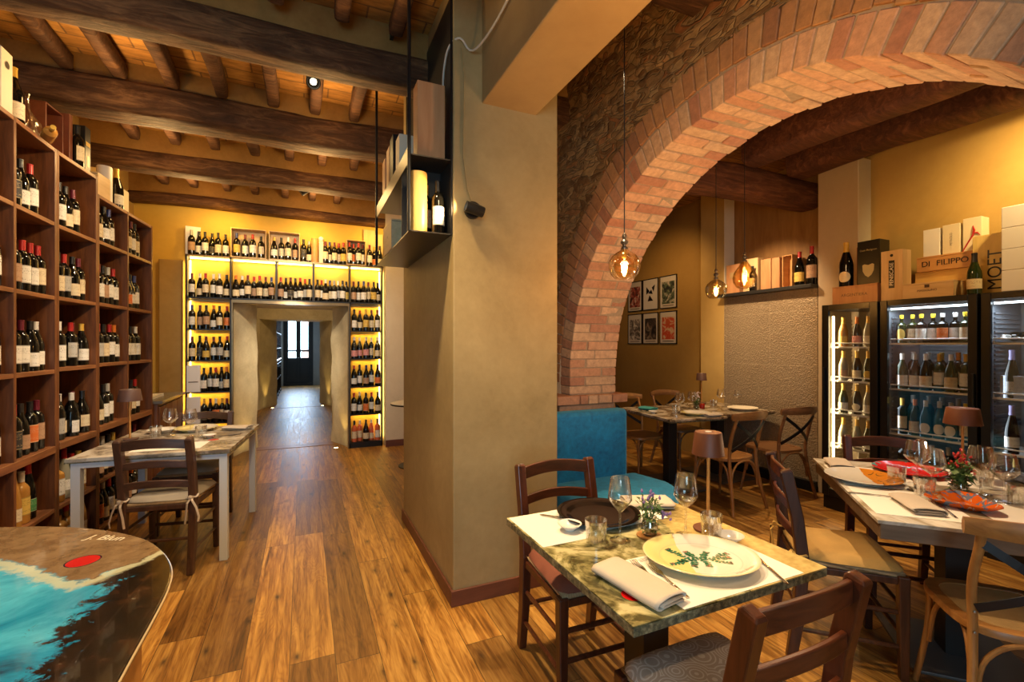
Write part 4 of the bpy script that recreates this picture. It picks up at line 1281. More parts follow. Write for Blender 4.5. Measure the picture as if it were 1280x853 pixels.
def cross_chair(label, loc, rz, W=.44, H=.87, wd='oak', seat=None, group='bentwood cross-back chairs'):
    t = thing('crossback_chair', label, 'chair', loc, rz, group)
    m, mh = M[wd], M['oak_h' if wd == 'oak' else wd]
    SH = .46; D = .42; hb = W/2
    def post(s):
        return [(s*(hb+.005), -D/2-.06, 0), (s*(hb-.03), -D/2-.015, .22), (s*(hb-.045), -D/2+.015, SH), (s*(hb-.035), -D/2-.005, .62), (s*(hb-.038), -D/2-.045, .76), (s*(hb-.036), -D/2-.065, H-.05)]
    def sm(P, m_=4):
        out = []
        for i in range(len(P)-1):
            p0 = Vector(P[max(i-1,0)]); p1 = Vector(P[i]); p2 = Vector(P[i+1]); p3 = Vector(P[min(i+2, len(P)-1)])
            for k in range(m_):
                u = k/m_
                out.append(.5*((2*p1)+(-p0+p2)*u+(2*p0-5*p1+4*p2-p3)*u*u+(-p0+3*p1-3*p2+p3)*u**3))
        out.append(Vector(P[-1])); return out
    for s in (-1, 1):
        MB().tube(sm(post(s)), .0145, 12, up=(0,1,0)).build('rear_leg', m, t, smooth=True)
        MB().tube(sm([(s*(hb-.015), D/2-.005, 0), (s*(hb-.045), D/2-.04, .25), (s*(hb-.05), D/2-.045, SH-.02)]), [.012]*9, 10).build('front_leg', m, t, smooth=True)
        # bent hoops under the seat
        f0 = (s*(hb-.046), D/2-.046, .20); f1 = (s*(hb-.035), -D/2+.0, .20)
        MB().tube(sm([f0, (s*(hb-.055), D/2-.075, .34), (s*(hb-.06), D/2-.14, .415), (s*(hb-.06), 0, .43), (s*(hb-.055), -D/2+.10, .415), (s*(hb-.045), -D/2+.035, .34), f1]), .009, 8).build('side_hoop', m, t, smooth=True)
    for yy, z0 in ((D/2-.046, .20), (-D/2+.0, .20)):
        MB().tube(sm([(-hb+.048, yy, z0), (-hb+.065, yy, .34), (-hb+.13, yy, .415), (0, yy, .432), (hb-.13, yy, .415), (hb-.065, yy, .34), (hb-.048, yy, z0)]), .009, 8).build('end_hoop', m, t, smooth=True)
    # seat frame: rounded trapezoid ring with woven panel
    out = []
    for k in range(40):
        a = 2*PI*k/40; ca, sa = math.cos(a), math.sin(a)
        x = math.copysign(abs(ca)**.55, ca)*(hb-.004); y = math.copysign(abs(sa)**.55, sa)*(D/2)
        x *= .90+.10*(y/(D/2)+1)/2
        out.append((x, y))
    mb = MB(); n = 40
    vs = []
    for (f, z) in ((1, SH-.026), (1.0, SH-.006), (.985, SH), (.80, SH), (.79, SH-.026)):
        vs += [(x*f, y*f, z) for x, y in out]
    fs = []
    for r in range(5):
        r2 = (r+1) % 5
        for k in range(n):
            k2 = (k+1) % n
            fs.append((r*n+k, r*n+k2, r2*n+k2, r2*n+k))
    mb.add(vs, fs).build('seat_frame', mh, t, smooth=True, angle=40)
    MB().prism([(x*.80, y*.80) for x, y in out], SH-.016, SH-.003).build('woven_seat', seat or M['cane'], t)
    # curved top rail
    vs = []; fs = []; n = 20
    for i in range(n+1):
        u = i/n; x = -hb-.008+(2*hb+.016)*u; c = math.sin(PI*u)
        y = -D/2-.055-.075*c; z = H-.035+.012*c
        hh = .030+.008*c
        for k in range(8):
            a = 2*PI*k/8+.39
            vs.append((x, y+.012*math.cos(a), z+hh*math.sin(a)))
    for i in range(n):
        for k in range(8): fs.append((i*8+k, i*8+(k+1) % 8, (i+1)*8+(k+1) % 8, (i+1)*8+k))
    fs.append(tuple(range(7, -1, -1))); fs.append(tuple(n*8+k for k in range(8)))
    MB().add(vs, fs).build('top_rail', mh, t, smooth=True, angle=60)
    # metal X of flat straps, bowed backwards, wrapping round the posts
    for s in (-1, 1):
        P = []
        for k in range(13):
            u = k/12; x = s*(-(hb-.035)+(2*hb-.08)*u); c = math.sin(PI*u)
            P.append(Vector((x, -D/2-.060-.040*c+u*.055+.002*s, H-.085-(H-.085-SH-.075)*u)))
        mb = MB(); vs = []
        for p in P:
            for dz in (-.013, .013):
                for dy in (-.0025, .0025): vs.append((p.x+dz*.5*s, p.y+dy, p.z+dz))
        fs = []
        for i in range(12):
            a = i*4; b = a+4
            fs += [(a, b, b+1, a+1), (a+2, a+3, b+3, b+2), (a+1, b+1, b+3, a+3), (a, a+2, b+2, b)]
        mb.add(vs, fs).build('cross_strap', M['strap'], t)
    for s in (-1, 1):
        mb = MB()
        for z in (SH+.06, SH-.012): mb.lathe([(.0, -.002), (.005, -.002), (.005, .003), (0, .004)], 8, M=Matrix.Translation((s*(hb-.043), -D/2-.004, z)) @ Matrix.Rotation(PI/2, 4, 'X'))
        mb.build('bolt', M['steel'], t)
    return t

def facing(dx, dy): return math.atan2(-dx, dy)
ladder_chair('dark wooden chair with grey swirl-patterned cushion, nearest the camera, back turned', (1.085, .965, 0), 0, 'red', M['swirl'])
ladder_chair('reddish ladder-back chair with rust cushion between the pillar and the near table', (1.135, 1.775, 0), PI-.04, 'red', M['rust_cush'])
ladder_chair('dark ladder-back chair with mustard cushion at the left edge of the right table', (2.36, 1.41, 0), facing(.73,-.69), 'dark', M['yellow_cush'], M['ytie'])
ladder_chair('reddish ladder-back chair on the fridge side of the right table', (3.13, 1.52, 0), facing(-.70,-.714), 'red', None)
ladder_chair('brown ladder-back chair with striped tied cushion on the aisle end of the white-legged table', (-.80, 3.76, 0), facing(.17,.985), 'brown', M['beige_cush'], M['tie'])
ladder_chair('brown ladder-back chair with pale cushion on the far side of the white-legged table', (-.80, 4.46, 0), facing(-.12,-1), 'brown', M['beige_cush'])
cross_chair('honey oak cross-back chair with woven cane seat in the right foreground corner', (2.405, .83, 0), facing(.73,.68))
cross_chair('oak cross-back chair at the far left corner of the back tables, beside the arch', (3.42, 4.12, 0), PI, group='cross-back chairs round the back tables', seat=M['oak_h'])
cross_chair('brown cross-back chair on the far side of the back tables, under the posters', (4.12, 4.25, 0), PI, wd='oak_dark', group='cross-back chairs round the back tables', seat=M['oak_dark'])
cross_chair('oak cross-back chair on the near side of the back tables, back to the camera', (3.50, 3.08, 0), .06, group='cross-back chairs round the back tables', seat=M['oak_h'])
cross_chair('brown cross-back chair next to the tile panel, with its back to the camera', (4.20, 3.10, 0), -.05, wd='oak_dark', group='cross-back chairs round the back tables', seat=M['oak_dark'])

# ================================================================== tables
def mk_marbled(name, a, b, c, sc, corner=None):
    t = NT(name)
    co = t.coord('Object')
    n = t.noise(co, sc, 6, .62, 2.6); n2 = t.noise(co, sc*9, 4)
    f = t.math('ADD', t.math('MULTIPLY', n, .85), t.math('MULTIPLY', n2, .15))
    col = t.ramp(f, [(.41, a), (.50, b), (.58, c)])
    return t, co, col, n2
def mk_t1():
    t, co, col, n2 = mk_marbled('olive_marbled_top', (.060,.055,.018), (.27,.24,.10), (.52,.47,.25), 4.2)
    s = t.n('ShaderNodeSeparateXYZ', None, Vector=co)
    # plain golden third on the right, dark middle behind the vase
    g = t.ramp(n2, [(.3, (.42,.30,.10)), (.7, (.60,.46,.18))])
    d1 = t.math('SUBTRACT', s.outputs[0], t.math('MULTIPLY', s.outputs[1], .25))
    d1 = t.math('ADD', d1, t.math('MULTIPLY', n2, .05))
    col = t.mix(t.math('MULTIPLY', t.math('GREATER_THAN', d1, .16), t.math('LESS_THAN', s.outputs[1], .36)), col, g)
    dk = t.n('ShaderNodeVectorMath', {'operation': 'DISTANCE'}, i0=t.mapping(co, (1.0, 1.7, 0)), i1=(.12, .38, 0)).outputs['Value']
    dk = t.math('ADD', dk, t.math('MULTIPLY', n2, .12))
    col = t.mix(t.ramp(dk, [(.20, (1,1,1)), (.33, (0,0,0))]), col, (.045,.030,.012))
    d = t.n('ShaderNodeVectorMath', {'operation': 'DISTANCE'}, i0=t.mapping(co, (1, 1, 0)), i1=(-.283, -.280, 0)).outputs['Value']
    col = t.mix(t.math('LESS_THAN', d, .032), col, (.62,.006,.006))
    return t.fin(col, .22, Specular_IOR_Level=.5)
M['t1top'] = mk_t1()
def mk_edge():
    t = NT('speckled_table_edge')
    n = t.noise(t.coord(), 60, 5, .7)
    return t.fin(t.ramp(n, [(.35, (.02,.03,.03)), (.5, (.12,.11,.06)), (.68, (.34,.30,.18))]), .4)
M['t1edge'] = mk_edge()
# near table
t1 = thing('bistro_table', 'near square table with glossy olive-gold marbled top on a dark pedestal', 'table', (1.122, 1.325, 0))
MB().box((-.377, -.40, .746), (.378, .392, .7505)).build('tabletop', M['t1top'], t1, bevel=.0015)
MB().box((-.377, -.40, .722), (.378, .392, .746)).build('tabletop_edge', M['t1edge'], t1, bevel=.002)
MB().box((-.055, -.055, .02), (.055, .055, .722)).build('pedestal', M['anthracite'], t1, bevel=.003)
MB().box((-.22, -.22, 0), (.22, .22, .014)).build('base_plate', M['anthracite'], t1, bevel=.003)
MB().box((-.18, -.18, .712), (.18, .18, .722)).build('top_plate', M['anthracite'], t1)

# white legged table by the shelves
def mk_t2():
    t, co, col, n2 = mk_marbled('grey_beige_marbled_top', (.16,.13,.10), (.42,.36,.28), (.60,.54,.45), 2.2)
    d = t.n('ShaderNodeVectorMath', {'operation': 'DISTANCE'}, i0=t.mapping(co, (1, 1, 0)), i1=(.25, -.13, 0)).outputs['Value']
    col = t.mix(t.math('LESS_THAN', d, .035), col, (.50,.03,.02))
    return t.fin(col, .25)
M['t2top'] = mk_t2()
R2A = -.09
t2 = thing('white_legged_table', 'rectangular table with white metal legs and beige marbled top by the wine shelves', 'table', (-.845, 4.165, 0), R2A)
MB().box((-.44, -.52, .728), (.44, .52, .75)).build('tabletop', M['t2top'], t2, bevel=.002)
MB().box((-.442, -.522, .722), (.442, .522, .728)).build('tabletop_edge', M['t1edge'], t2)
mb = MB()
for s in (-1, 1): mb.box((s*.40-.018, -.49, .685), (s*.40+.018, .49, .722)); mb.box((-.40, s*.48-.018, .685), (.40, s*.48+.018, .722))
mb.build('apron', M['whitemetal'], t2, bevel=.002)
for sx in (-1, 1):
    for sy in (-1, 1): MB().box((sx*.397-.024, sy*.475-.024, 0), (sx*.397+.024, sy*.475+.024, .722)).build('leg', M['whitemetal'], t2, bevel=.002)

# right table
UX, VX = (.714,.70), (.70,-.714)
RTR = math.atan2(-.714, .70)          # local +X runs along v, +Y along u
def rt(u, v): return (2.091+UX[0]*u+VX[0]*v, 1.094+UX[1]*u+VX[1]*v)
def mk_rt():
    t, co, col, n2 = mk_marbled('cream_marbled_top', (.34,.27,.17), (.58,.53,.44), (.74,.70,.62), 1.7)
    return t.fin(col, .22)
M['rttop'] = mk_rt()
M['apronwood'] = wood('grey_brown_apron', (.11,.065,.035), (.22,.14,.08), .5, 5, 'x', .08, 6)
rtb = thing('dining_table', 'long cream marbled table with thick wooden edge in front of the fridges', 'table', (2.091, 1.094, 0), RTR)
MB().box((0, 0, .735), (1.75, 1.085, .75)).build('tabletop', M['rttop'], rtb, bevel=.002)
MB().box((.012, .012, .67), (1.74, 1.073, .735)).build('apron', M['apronwood'], rtb, bevel=.004)
for cx in (.46, 1.35):
    MB().box((cx-.055, .485, .012), (cx+.055, .595, .67)).build('pedestal', M['anthracite'], rtb, bevel=.003)
    MB().box((cx-.24, .30, 0), (cx+.24, .78, .014)).build('base_plate', M['greyplate'], rtb, bevel=.003)

# back tables
def mk_bt():
    t, co, col, n2 = mk_marbled('back_table_marbled_top', (.10,.07,.04), (.36,.28,.18), (.62,.54,.42), 2.6)
    return t.fin(col, .25)
M['bttop'] = mk_bt()
def back_table(label, x, y, rz, w, d, off):
    t = thing('bistro_table', label, 'table', (x, y, 0), rz, 'back tables')
    MB().box((-w/2, -d/2, .728), (w/2, d/2, .75)).build('tabletop', M['bttop'], t, bevel=.003)
    MB().box((-w/2+.01, -d/2+.01, .715), (w/2-.01, d/2-.01, .728)).build('tabletop_edge', M['t1edge'], t)
    MB().box((-.05+off, -.05, .01), (.05+off, .05, .715)).build('pedestal', M['anthracite'], t, bevel=.003)
    MB().box((-.24+off, -.32, 0), (.24+off, .32, .014)).build('base_plate', M['greyplate'], t, bevel=.003)
    return t
back_table('back table with colourful marbled top, the one nearer the arch', 3.48, 3.74, -.11, .66, .90, 0)
back_table('back table beside the embossed tile panel', 4.22, 3.80, -.06, .70, .90, 0)

# small white round table behind the pillar
wt = thing('round_side_table', 'small white round table half hidden behind the pillar', 'table', (1.22, 5.55, 0))
MB().lathe([(.0,.735),(.285,.735),(.29,.738),(.29,.755),(.285,.758),(.0,.758)], 40).build('tabletop', M['ceramic'], wt, smooth=True, angle=30)
MB().lathe([(.291,.736),(.293,.745),(.291,.754)], 40).build('dark_rim', M['black'], wt)
MB().lathe([(.20,.0),(.20,.012),(.03,.02),(.022,.04),(.022,.735)], 20).build('pedestal', M['black'], wt, smooth=True, angle=30)

# ================================================================== teal bench
bn_ = thing('velvet_bench', 'teal velvet bench with high back under the brick arch', 'bench', (0, 0, 0))
o = MB().box((1.56, 2.90, .40), (2.285, 3.03, .955)).build('backrest', M['velvet'], bn_, bevel=.035, smooth=True, segs=4)
poly = [(1.56, 2.90)]
for k in range(13):
    a = -PI/2*(k/12)
    poly.append((2.06+.30*math.cos(a), 2.60+.28*math.sin(a)))
poly = [(1.56, 2.93), (1.56, 2.34), (2.00, 2.30)] + [(2.06+.36*math.cos(a), 2.66+.36*math.sin(a)) for a in [-PI/2+.3+k*.12 for k in range(11)]] + [(2.36, 2.93)]
MB().prism(poly, .30, .455).build('seat', M['velvet'], bn_, bevel=.03, smooth=True, segs=4)
MB().prism([(1.60, 2.93), (1.60, 2.40), (2.0, 2.38), (2.25, 2.55), (2.30, 2.93)], 0, .30).build('base', M['anthracite'], bn_)
# ================================================================== tableware
def place(me_list, name, label, cat, loc, rz=0, group=None, scale=1):
    """me_list: [(part name, mesh)], the first one becomes the thing itself"""
    n0, m0 = me_list[0]
    o = bpy.data.objects.new(name, m0); COL.objects.link(o)
    o.location = loc; o.rotation_euler = (0, 0, rz); o.scale = (scale,)*3
    tag(o, label, cat, group)
    for n_, m_ in me_list[1:]:
        c = bpy.data.objects.new(n_, m_); COL.objects.link(c); adopt(c, o)
    return o
WINE = MB().lathe([(.0,.0),(.037,.001),(.036,.003),(.012,.007),(.0045,.014),(.0038,.05),(.0042,.10),(.012,.108),(.030,.128),(.0425,.148),(.0415,.165),(.033,.225),(.0325,.225),(.0405,.165),(.0412,.149),(.029,.1295),(.010,.1105),(.0,.109)], 32).mesh('wine_glass', M['glass'], True, 50)
RIMW = MB().tube([(.0328*math.cos(2*PI*k/28), .0328*math.sin(2*PI*k/28), .225) for k in range(28)], .0007, 6, closed=True).mesh('rim', M['glass'], True)
WINE2 = MB().lathe([(.0,.0),(.037,.001),(.036,.003),(.010,.007),(.0042,.014),(.0038,.05),(.0045,.09),(.014,.098),(.034,.112),(.0495,.130),(.0490,.145),(.036,.205),(.0355,.205),(.0480,.145),(.0483,.131),(.033,.1135),(.012,.1005),(.0,.099)], 32).mesh('wine_glass', M['glass'], True, 50)
def tumbler_mesh():
    n = 48; vs = []; prof = [(.031,.0,0),(.034,.003,1),(.0372,.055,1),(.0378,.060,0),(.0392,.086,0),(.0378,.086,0),(.0355,.058,0),(.032,.012,0),(.0,.010,0)]
    for r, z, fl in prof:
        for k in range(n):
            a = 2*PI*k/n; rr_ = r*(1-(.09 if (fl and k % 4 < 2) else 0))
            vs.append((rr_*math.cos(a), rr_*math.sin(a), z))
    fs = []
    for j in range(len(prof)-1):
        for k in range(n):
            k2 = (k+1) % n; fs.append((j*n+k, j*n+k2, (j+1)*n+k2, (j+1)*n+k))
    return MB().add(vs, fs).mesh('tumbler', M['glass_cut'], True, 25)
M['glass_cut'] = thin_glass('cut_glass', (.93,.92,.89), 1.0, face=.17)
TUMB = tumbler_mesh()
CUP = MB().lathe([(.0,.002),(.018,.0),(.019,.004),(.034,.014),(.045,.024),(.0455,.0255),(.042,.024),(.030,.013),(.0,.009)], 30).mesh('cup', M['ceramic'], True, 60)
def glass(loc, label, group, scale=1.0, me=None): return place([('bowl', me or WINE)], 'wine_glass', label, 'wine glass', loc, rng.random()*3, group, scale)
def tumb(loc, label, group, scale=1.0): return place([('t', TUMB)], 'water_tumbler', label, 'tumbler', loc, rng.random(), group, scale)
def cup(loc, label, group=None): return place([('c', CUP)], 'dip_dish', label, 'dish', loc, 0, group)

def fork_mesh():
    mb = MB()
    mb.tube([(0,-.095,.002),(0,-.05,.004),(0,0,.005),(0,.03,.007)], [.0055,.0045,.003,.003], 8, sx=1.0, sy=.35, up=(0,0,1))
    mb.tube([(0,.028,.007),(0,.045,.005),(0,.055,.005)], [.004,.011,.012], 8, sx=1.0, sy=.12, up=(0,0,1))
    for x in (-.0095,-.0032,.0032,.0095): mb.tube([(x,.053,.005),(x,.075,.004),(x,.10,.009)], [.002,.0017,.001], 6, sy=.7)
    return mb.mesh('fork', M['silver'], True, 60)
FORK = fork_mesh()
KNIFE = MB().tube([(0,-.11,.003),(0,-.02,.0045),(0,0,.004),(0,.04,.003),(0,.10,.002),(0,.115,.002)], [.006,.005,.0035,.0085,.008,.002], 8, sx=1, sy=.28, up=(0,0,1)).mesh('knife', M['silver'], True, 60)
def fork(loc, rz, label, group=None): return place([('f', FORK)], 'fork', label, 'fork', loc, rz, group)
def knife(loc, rz, label, group=None, m=None):
    return place([('k', KNIFE)], 'table_knife', label, 'knife', loc, rz, group)

def table_lamp(label, loc, m='rustlamp', h=.36, r=.058, group='cordless table lamps', light=1.2):
    t = thing('table_lamp', label, 'lamp', loc, 0, group)
    MB().lathe([(.0,.0),(.052,.0),(.054,.004),(.053,.008),(.012,.012),(.0,.012)], 30).build('base', M[m], t, smooth=True, angle=40)
    MB().cyl((0,0,.010), (0,0,h-.02), .006, n=12).build('pole', M['goldstem'], t, smooth=True)
    MB().lathe([(r*.99,h-.082),(r,h-.085),(r*.84,h-.004),(r*.80,h),(.0,h),(.0,h-.004),(r*.78,h-.006),(r*.95,h-.083)], 36).build('lamp_shade', M[m], t, smooth=True, angle=35)
    MB().lathe([(.0,h+.0005),(.012,h+.0005),(.012,h+.002),(.0,h+.002)], 14).build('touch_button', M['ceramic'], t)
    MB().lathe([(.0,h-.062),(.030,h-.062),(.032,h-.055),(.0,h-.055)], 18).build('led_disc', glow('lamp_led', (1,.60,.22), 6), t)
    if light:
        s = spot('table_lamp_light', (loc[0], loc[1], loc[2]+h-.065), (loc[0], loc[1], 0), light, (1,.62,.28), 150, .9, .02)
    return t

def vase(label, loc, kind, scale=1.0):
    t = thing('bud_vase', label, 'vase', loc, 0)
    MB().lathe([(.0,.0),(.024,.0),(.031,.012),(.033,.028),(.027,.045),(.0235,.055),(.026,.066),(.0255,.066),(.0225,.055),(.026,.045),(.0315,.028),(.029,.013),(.0,.004)], 26).build('glass_jar', M['glass_cut'], t, smooth=True, angle=60)
    gm = plain('leaf_green_'+kind, (.09,.16,.04) if kind != 'red' else (.10,.17,.035), .6, var=.5, scale=60)
    mb = MB(); ms = MB(); mf = MB()
    for k in range(260):
        a = rng.uniform(0, 2*PI); r = rng.uniform(0, .023); z = rng.uniform(.012, .125)
        if z > .06: r *= 1.3+(z-.06)*9
        x, y = r*math.cos(a), r*math.sin(a)
        L = rng.uniform(.012, .026)*(1.5 if kind == 'red' else 1)
        R_ = Matrix.Translation((x, y, z)) @ Matrix.Rotation(a, 4, 'Z') @ Matrix.Rotation(rng.uniform(-1.2, .9), 4, 'Y')
        w = L*(.42 if kind == 'red' else .22)
        mb.add([(0,0,0),(L*.5,w,.002),(L,0,-.002),(L*.5,-w,.002)], [(0,1,2,3)], R_)
    for k in range(9):
        a = k*.7; ms.tube([(0,0,.008),(.010*math.cos(a),.010*math.sin(a),.06),(.03*math.cos(a),.03*math.sin(a),.12)], .0012, 5)
    for k in range(26 if kind == 'lav' else 34):
        a = rng.uniform(0, 2*PI); r = rng.uniform(.0, .042); z = rng.uniform(.09, .15 if kind == 'lav' else .18)
        if kind == 'lav' and k % 3 == 0: a = -.9+rng.uniform(-.15,.15); r = rng.uniform(.045, .07); z = rng.uniform(.06, .085)
        p = Matrix.Translation((r*math.cos(a), r*math.sin(a), z)) @ Matrix.Rotation(rng.uniform(-.8,.8), 4, 'X')
        mf.lathe([(0,0),(.004,.004),(.005,.010),(.0,.018)], 6, M=p)
    mb.build('leaves', gm, t); ms.build('stems', gm, t)
    fc = dict(lav=(.28,.16,.36), red=(.60,.03,.02), white=(.75,.62,.62))[kind]
    mf.build('blossoms', plain('blossom_'+kind, fc, .7), t)
    t.scale = (scale,)*3
    return t

def napkin(label, loc, rz, L=.24, W=.115, lx=0):
    """folded cloth, layers of a soft slab"""
    t = thing('folded_napkin', label, 'napkin', loc, rz)
    n = 18; vs = []; fs = []
    prof = []
    # cross-section: rolled fold seen from its short end
    m_ = 26
    for k in range(m_+1):
        a = k/m_
        if a < .4: prof.append((-W/2+W*a/.4, .002+.003*math.sin(a*6)))
        elif a < .5: b = (a-.4)/.1; prof.append((W/2+.011*math.sin(PI*b), .002+.022*b))
        elif a < .9: b = (a-.5)/.4; prof.append((W/2-W*b, .024+.004*math.sin(PI*b)))
        else: b = (a-.9)/.1; prof.append((-W/2-.010*math.sin(PI*b), .024-.012*b))
    for i in range(n+1):
        y = -L/2+L*i/n
        for x, z in prof: vs.append((x+.003*math.sin(y*20), y, z+noise.noise(Vector((x*20, y*12, lx)))*.0022))
    k = len(prof)
    for i in range(n):
        for j in range(k-1): fs.append((i*k+j, i*k+j+1, (i+1)*k+j+1, (i+1)*k+j))
    MB().add(vs, fs).build('outer_fold', M['napkin'], t, smooth=True, solid=.0022, angle=80)
    mb = MB()
    vs = []; fs = []
    inner = [(-W/2+.006, .0085), (W/2-.012, .0085), (W/2-.004, .012), (W/2-.012, .0160), (-W/2+.006, .0165)]
    for i in range(n+1):
        y = -L/2-.003+(L+.006)*i/n
        for x, z in inner: vs.append((x, y, z+noise.noise(Vector((x*20, y*12, 3+lx)))*.001))
    k = 5
    for i in range(n):
        for j in range(k-1): fs.append((i*k+j, i*k+j+1, (i+1)*k+j+1, (i+1)*k+j))
    mb.add(vs, fs).build('inner_fold', M['napkin'], t, smooth=True, solid=.002, angle=80)
    return t

def mat_sheet(label, loc, rz, w, d, z=.0004):
    o = MB().box((-w/2, -d/2, 0), (w/2, d/2, .0012)).build('paper_placemat', M['paper'], None)
    o.location = loc; o.rotation_euler = (0,0,rz)
    return tag(o, label, 'placemat', 'paper placemats')

# ---------------- near table
Z = .7506
mat_sheet('white paper placemat under the black plate on the near table', (1.14, 1.58, Z+.0009), .0, .40, .26)
o = MB().box((-.10, -.125, 0), (.10, .17, .0009)).build('paper_placemat', M['paper'], None); o.location = (.852, 1.54, Z-.0001); tag(o, 'white paper placemat overhanging the left corner of the near table', 'placemat', 'paper placemats')
m_ = mat_sheet('white paper placemat under the botanical plate on the near table', (1.155, 1.075, Z), .0, .48, .29)
text('Pablito', 'printed_script', plain('pencil_grey', (.35,.32,.28), .7), m_, (-.14, .125, .0016), (0,0,0), .035, .0001)

def plate(name, label, loc, rz, prof, m, sx=1, sy=1, seg=56, group=None):
    o = MB().lathe(prof, seg).build(name, m, None, smooth=True, angle=50)
    o.location = loc; o.rotation_euler = (0,0,rz); o.scale = (sx, sy, 1)
    return tag(o, label, 'plate', group)
CHARGER = [(.0,.004),(.10,.002),(.105,.0),(.108,.002),(.13,.010),(.165,.020),(.167,.0225),(.165,.0235),(.128,.0155),(.112,.0085),(.105,.0075),(.0,.0075)]
plate('charger_plate', 'large black round plate on the near table, beside the pillar-side wine glass', (1.090, 1.575, Z+.0014), 0, CHARGER, M['blackplate'])
def mk_botanical():
    t = NT('botanical_glaze')
    co = t.coord('Object')
    s = t.n('ShaderNodeSeparateXYZ', None, Vector=co)
    r = t.n('ShaderNodeVectorMath', {'operation': 'LENGTH'}, i0=t.mapping(co, (1,1,0))).outputs['Value']
    side = t.math('LESS_THAN', s.outputs[0], -.045)
    base = t.mix(t.math('MULTIPLY', side, .92), (.74,.70,.60), (.74,.62,.22))
    base = t.mix(t.ramp(r, [(.170, (0,0,0)), (.176, (1,1,1))]), base, (.70,.62,.34))
    base = t.mix(t.math('MULTIPLY', t.math('LESS_THAN', t.math('ABSOLUTE', t.math('SUBTRACT', r, .126)), .0012), .35), base, (.40,.36,.28))
    return t.fin(base, .12, Specular_IOR_Level=.55)
BPROF = [(.0,.005),(.115,.003),(.118,.0),(.121,.002),(.14,.014),(.176,.026),(.1785,.029),(.176,.0305),(.138,.019),(.122,.011),(.115,.0095),(.0,.0095)]
bp = plate('botanical_plate', 'large cream and yellow plate painted with green sprigs, front of the near table', (1.160, 1.112, Z+.0014), -.45, BPROF, mk_botanical(), 1.0, .86)
# the painted sprigs: thin leaf shapes on the glaze
prg = random.Random(3)
def sprig():
    ml = MB(); st = MB(); pk = MB(); z = .0101
    base = [(-.085, -.02), (-.05, -.012), (-.01, -.002), (.03, .0), (.07, .005), (.095, .012)]
    def line(P, w=.0009):
        for (a, b) in zip(P, P[1:]):
            a = Vector((*a, z)); b = Vector((*b, z)); d = (b-a).normalized(); nn = Vector((-d.y, d.x, 0))*w
            st.add([a-nn, b-nn, b+nn, a+nn], [(0,1,2,3)])
    def leaf(p, ang, L):
        w = L*.34; n = 10; pts_ = []
        for k in range(n):
            u = 2*PI*k/n; pts_.append((p[0]+math.cos(ang)*(L/2+L/2*math.cos(u))-math.sin(ang)*w*math.sin(u), p[1]+math.sin(ang)*(L/2+L/2*math.cos(u))+math.cos(ang)*w*math.sin(u), z+.0002))
        ml.add(pts_, [tuple(range(n))])
    br = [[(-.03,-.01),(-.055,.03),(-.075,.062),(-.085,.080)], [(-.01,-.002),(-.02,.03),(-.03,.055)], [(.01,0),(.02,.028),(.035,.05)], [(0,0),(.015,-.03),(.01,-.055)], [(.03,0),(.055,-.022),(.085,-.03)], [(-.045,-.012),(-.07,-.035),(-.1,-.045)], [(.045,.002),(.07,.03),(.1,.045)], base, [(-.02,0),(-.03,-.04),(-.035,-.058)]]
    for b in br:
        line(b)
        for (a, c) in zip(b, b[1:]):
            for u in (.25, .6, .95):
                p = (a[0]+(c[0]-a[0])*u, a[1]+(c[1]-a[1])*u); an = math.atan2(c[1]-a[1], c[0]-a[0])
                for s in (-1, 1): leaf(p, an+s*prg.uniform(.6, 1.2), prg.uniform(.011, .017))
        e = b[-1]
        for k in range(3):
            q_ = (e[0]+prg.uniform(-.004,.004), e[1]+prg.uniform(-.004,.004)); n = 8
            pk.add([(q_[0]+.0045*math.cos(2*PI*i/n), q_[1]+.0045*math.sin(2*PI*i/n), z+.0005) for i in range(n)], [tuple(range(n))])
    for mb_, nm, mm in ((ml, 'painted_leaves', plain('glaze_green', (.03,.16,.09), .2, var=.5, scale=60)), (st, 'painted_stems', plain('glaze_stem', (.12,.16,.06), .2)), (pk, 'painted_buds', plain('glaze_pink', (.42,.22,.16), .2))):
        mb_.build(nm, mm, bp)
sprig()
text('Malva silvestre', 'painted_script', plain('glaze_grey', (.30,.27,.22), .3), bp, (.098, -.118, .0262), (.0,0,.7), .017, .0001)

glass((1.028, 1.352, Z), 'wine glass on the near table, left of the small vase', 'wine glasses on the near table')
glass((1.273, 1.288, Z), 'wine glass on the near table, right of the small vase', 'wine glasses on the near table')
tumb((.938, 1.370, Z), 'cut glass tumbler beside the small white dish, left on the near table', 'tumblers on the near table', .98)
tumb((1.352, 1.244, Z), 'cut glass tumbler in front of the rust lamp on the near table', 'tumblers on the near table', .98)
cup((.913, 1.506, Z+.0014), 'small white dish on the left placemat of the near table'); cup((1.380, 1.185, Z), 'small white dish right of the botanical plate')
vase('small glass vase of green sprigs and lavender flowers on the near table', (1.153, 1.342, Z+.006), 'lav', 1.0)
o = MB().lathe([(.0,0),(.045,0),(.046,.003),(.045,.0055),(.0,.0055)], 28).build('wood_coaster', M['oak_h'], None, smooth=True, angle=40); o.location = (1.150, 1.340, Z); tag(o, 'round wooden coaster under the lavender vase', 'coaster')
napkin('beige linen napkin folded beside the forks on the near table', (.874, 1.073, Z+.0024), .17+PI, .25, .10)
napkin('cream napkin folded behind the black plate on the near table', (1.36, 1.60, Z+.0024), 1.2, .20, .11, 4)
fork((.950, 1.100, Z+.0014), -.10, 'left fork between the linen napkin and the botanical plate', 'forks on the near table')
fork((.979, 1.060, Z+.0014), -.16, 'right fork, closest to the botanical plate', 'forks on the near table')
knife((1.327, 1.005, Z+.0014), -.42, 'steel knife right of the botanical plate on the placemat', 'knives on the near table')
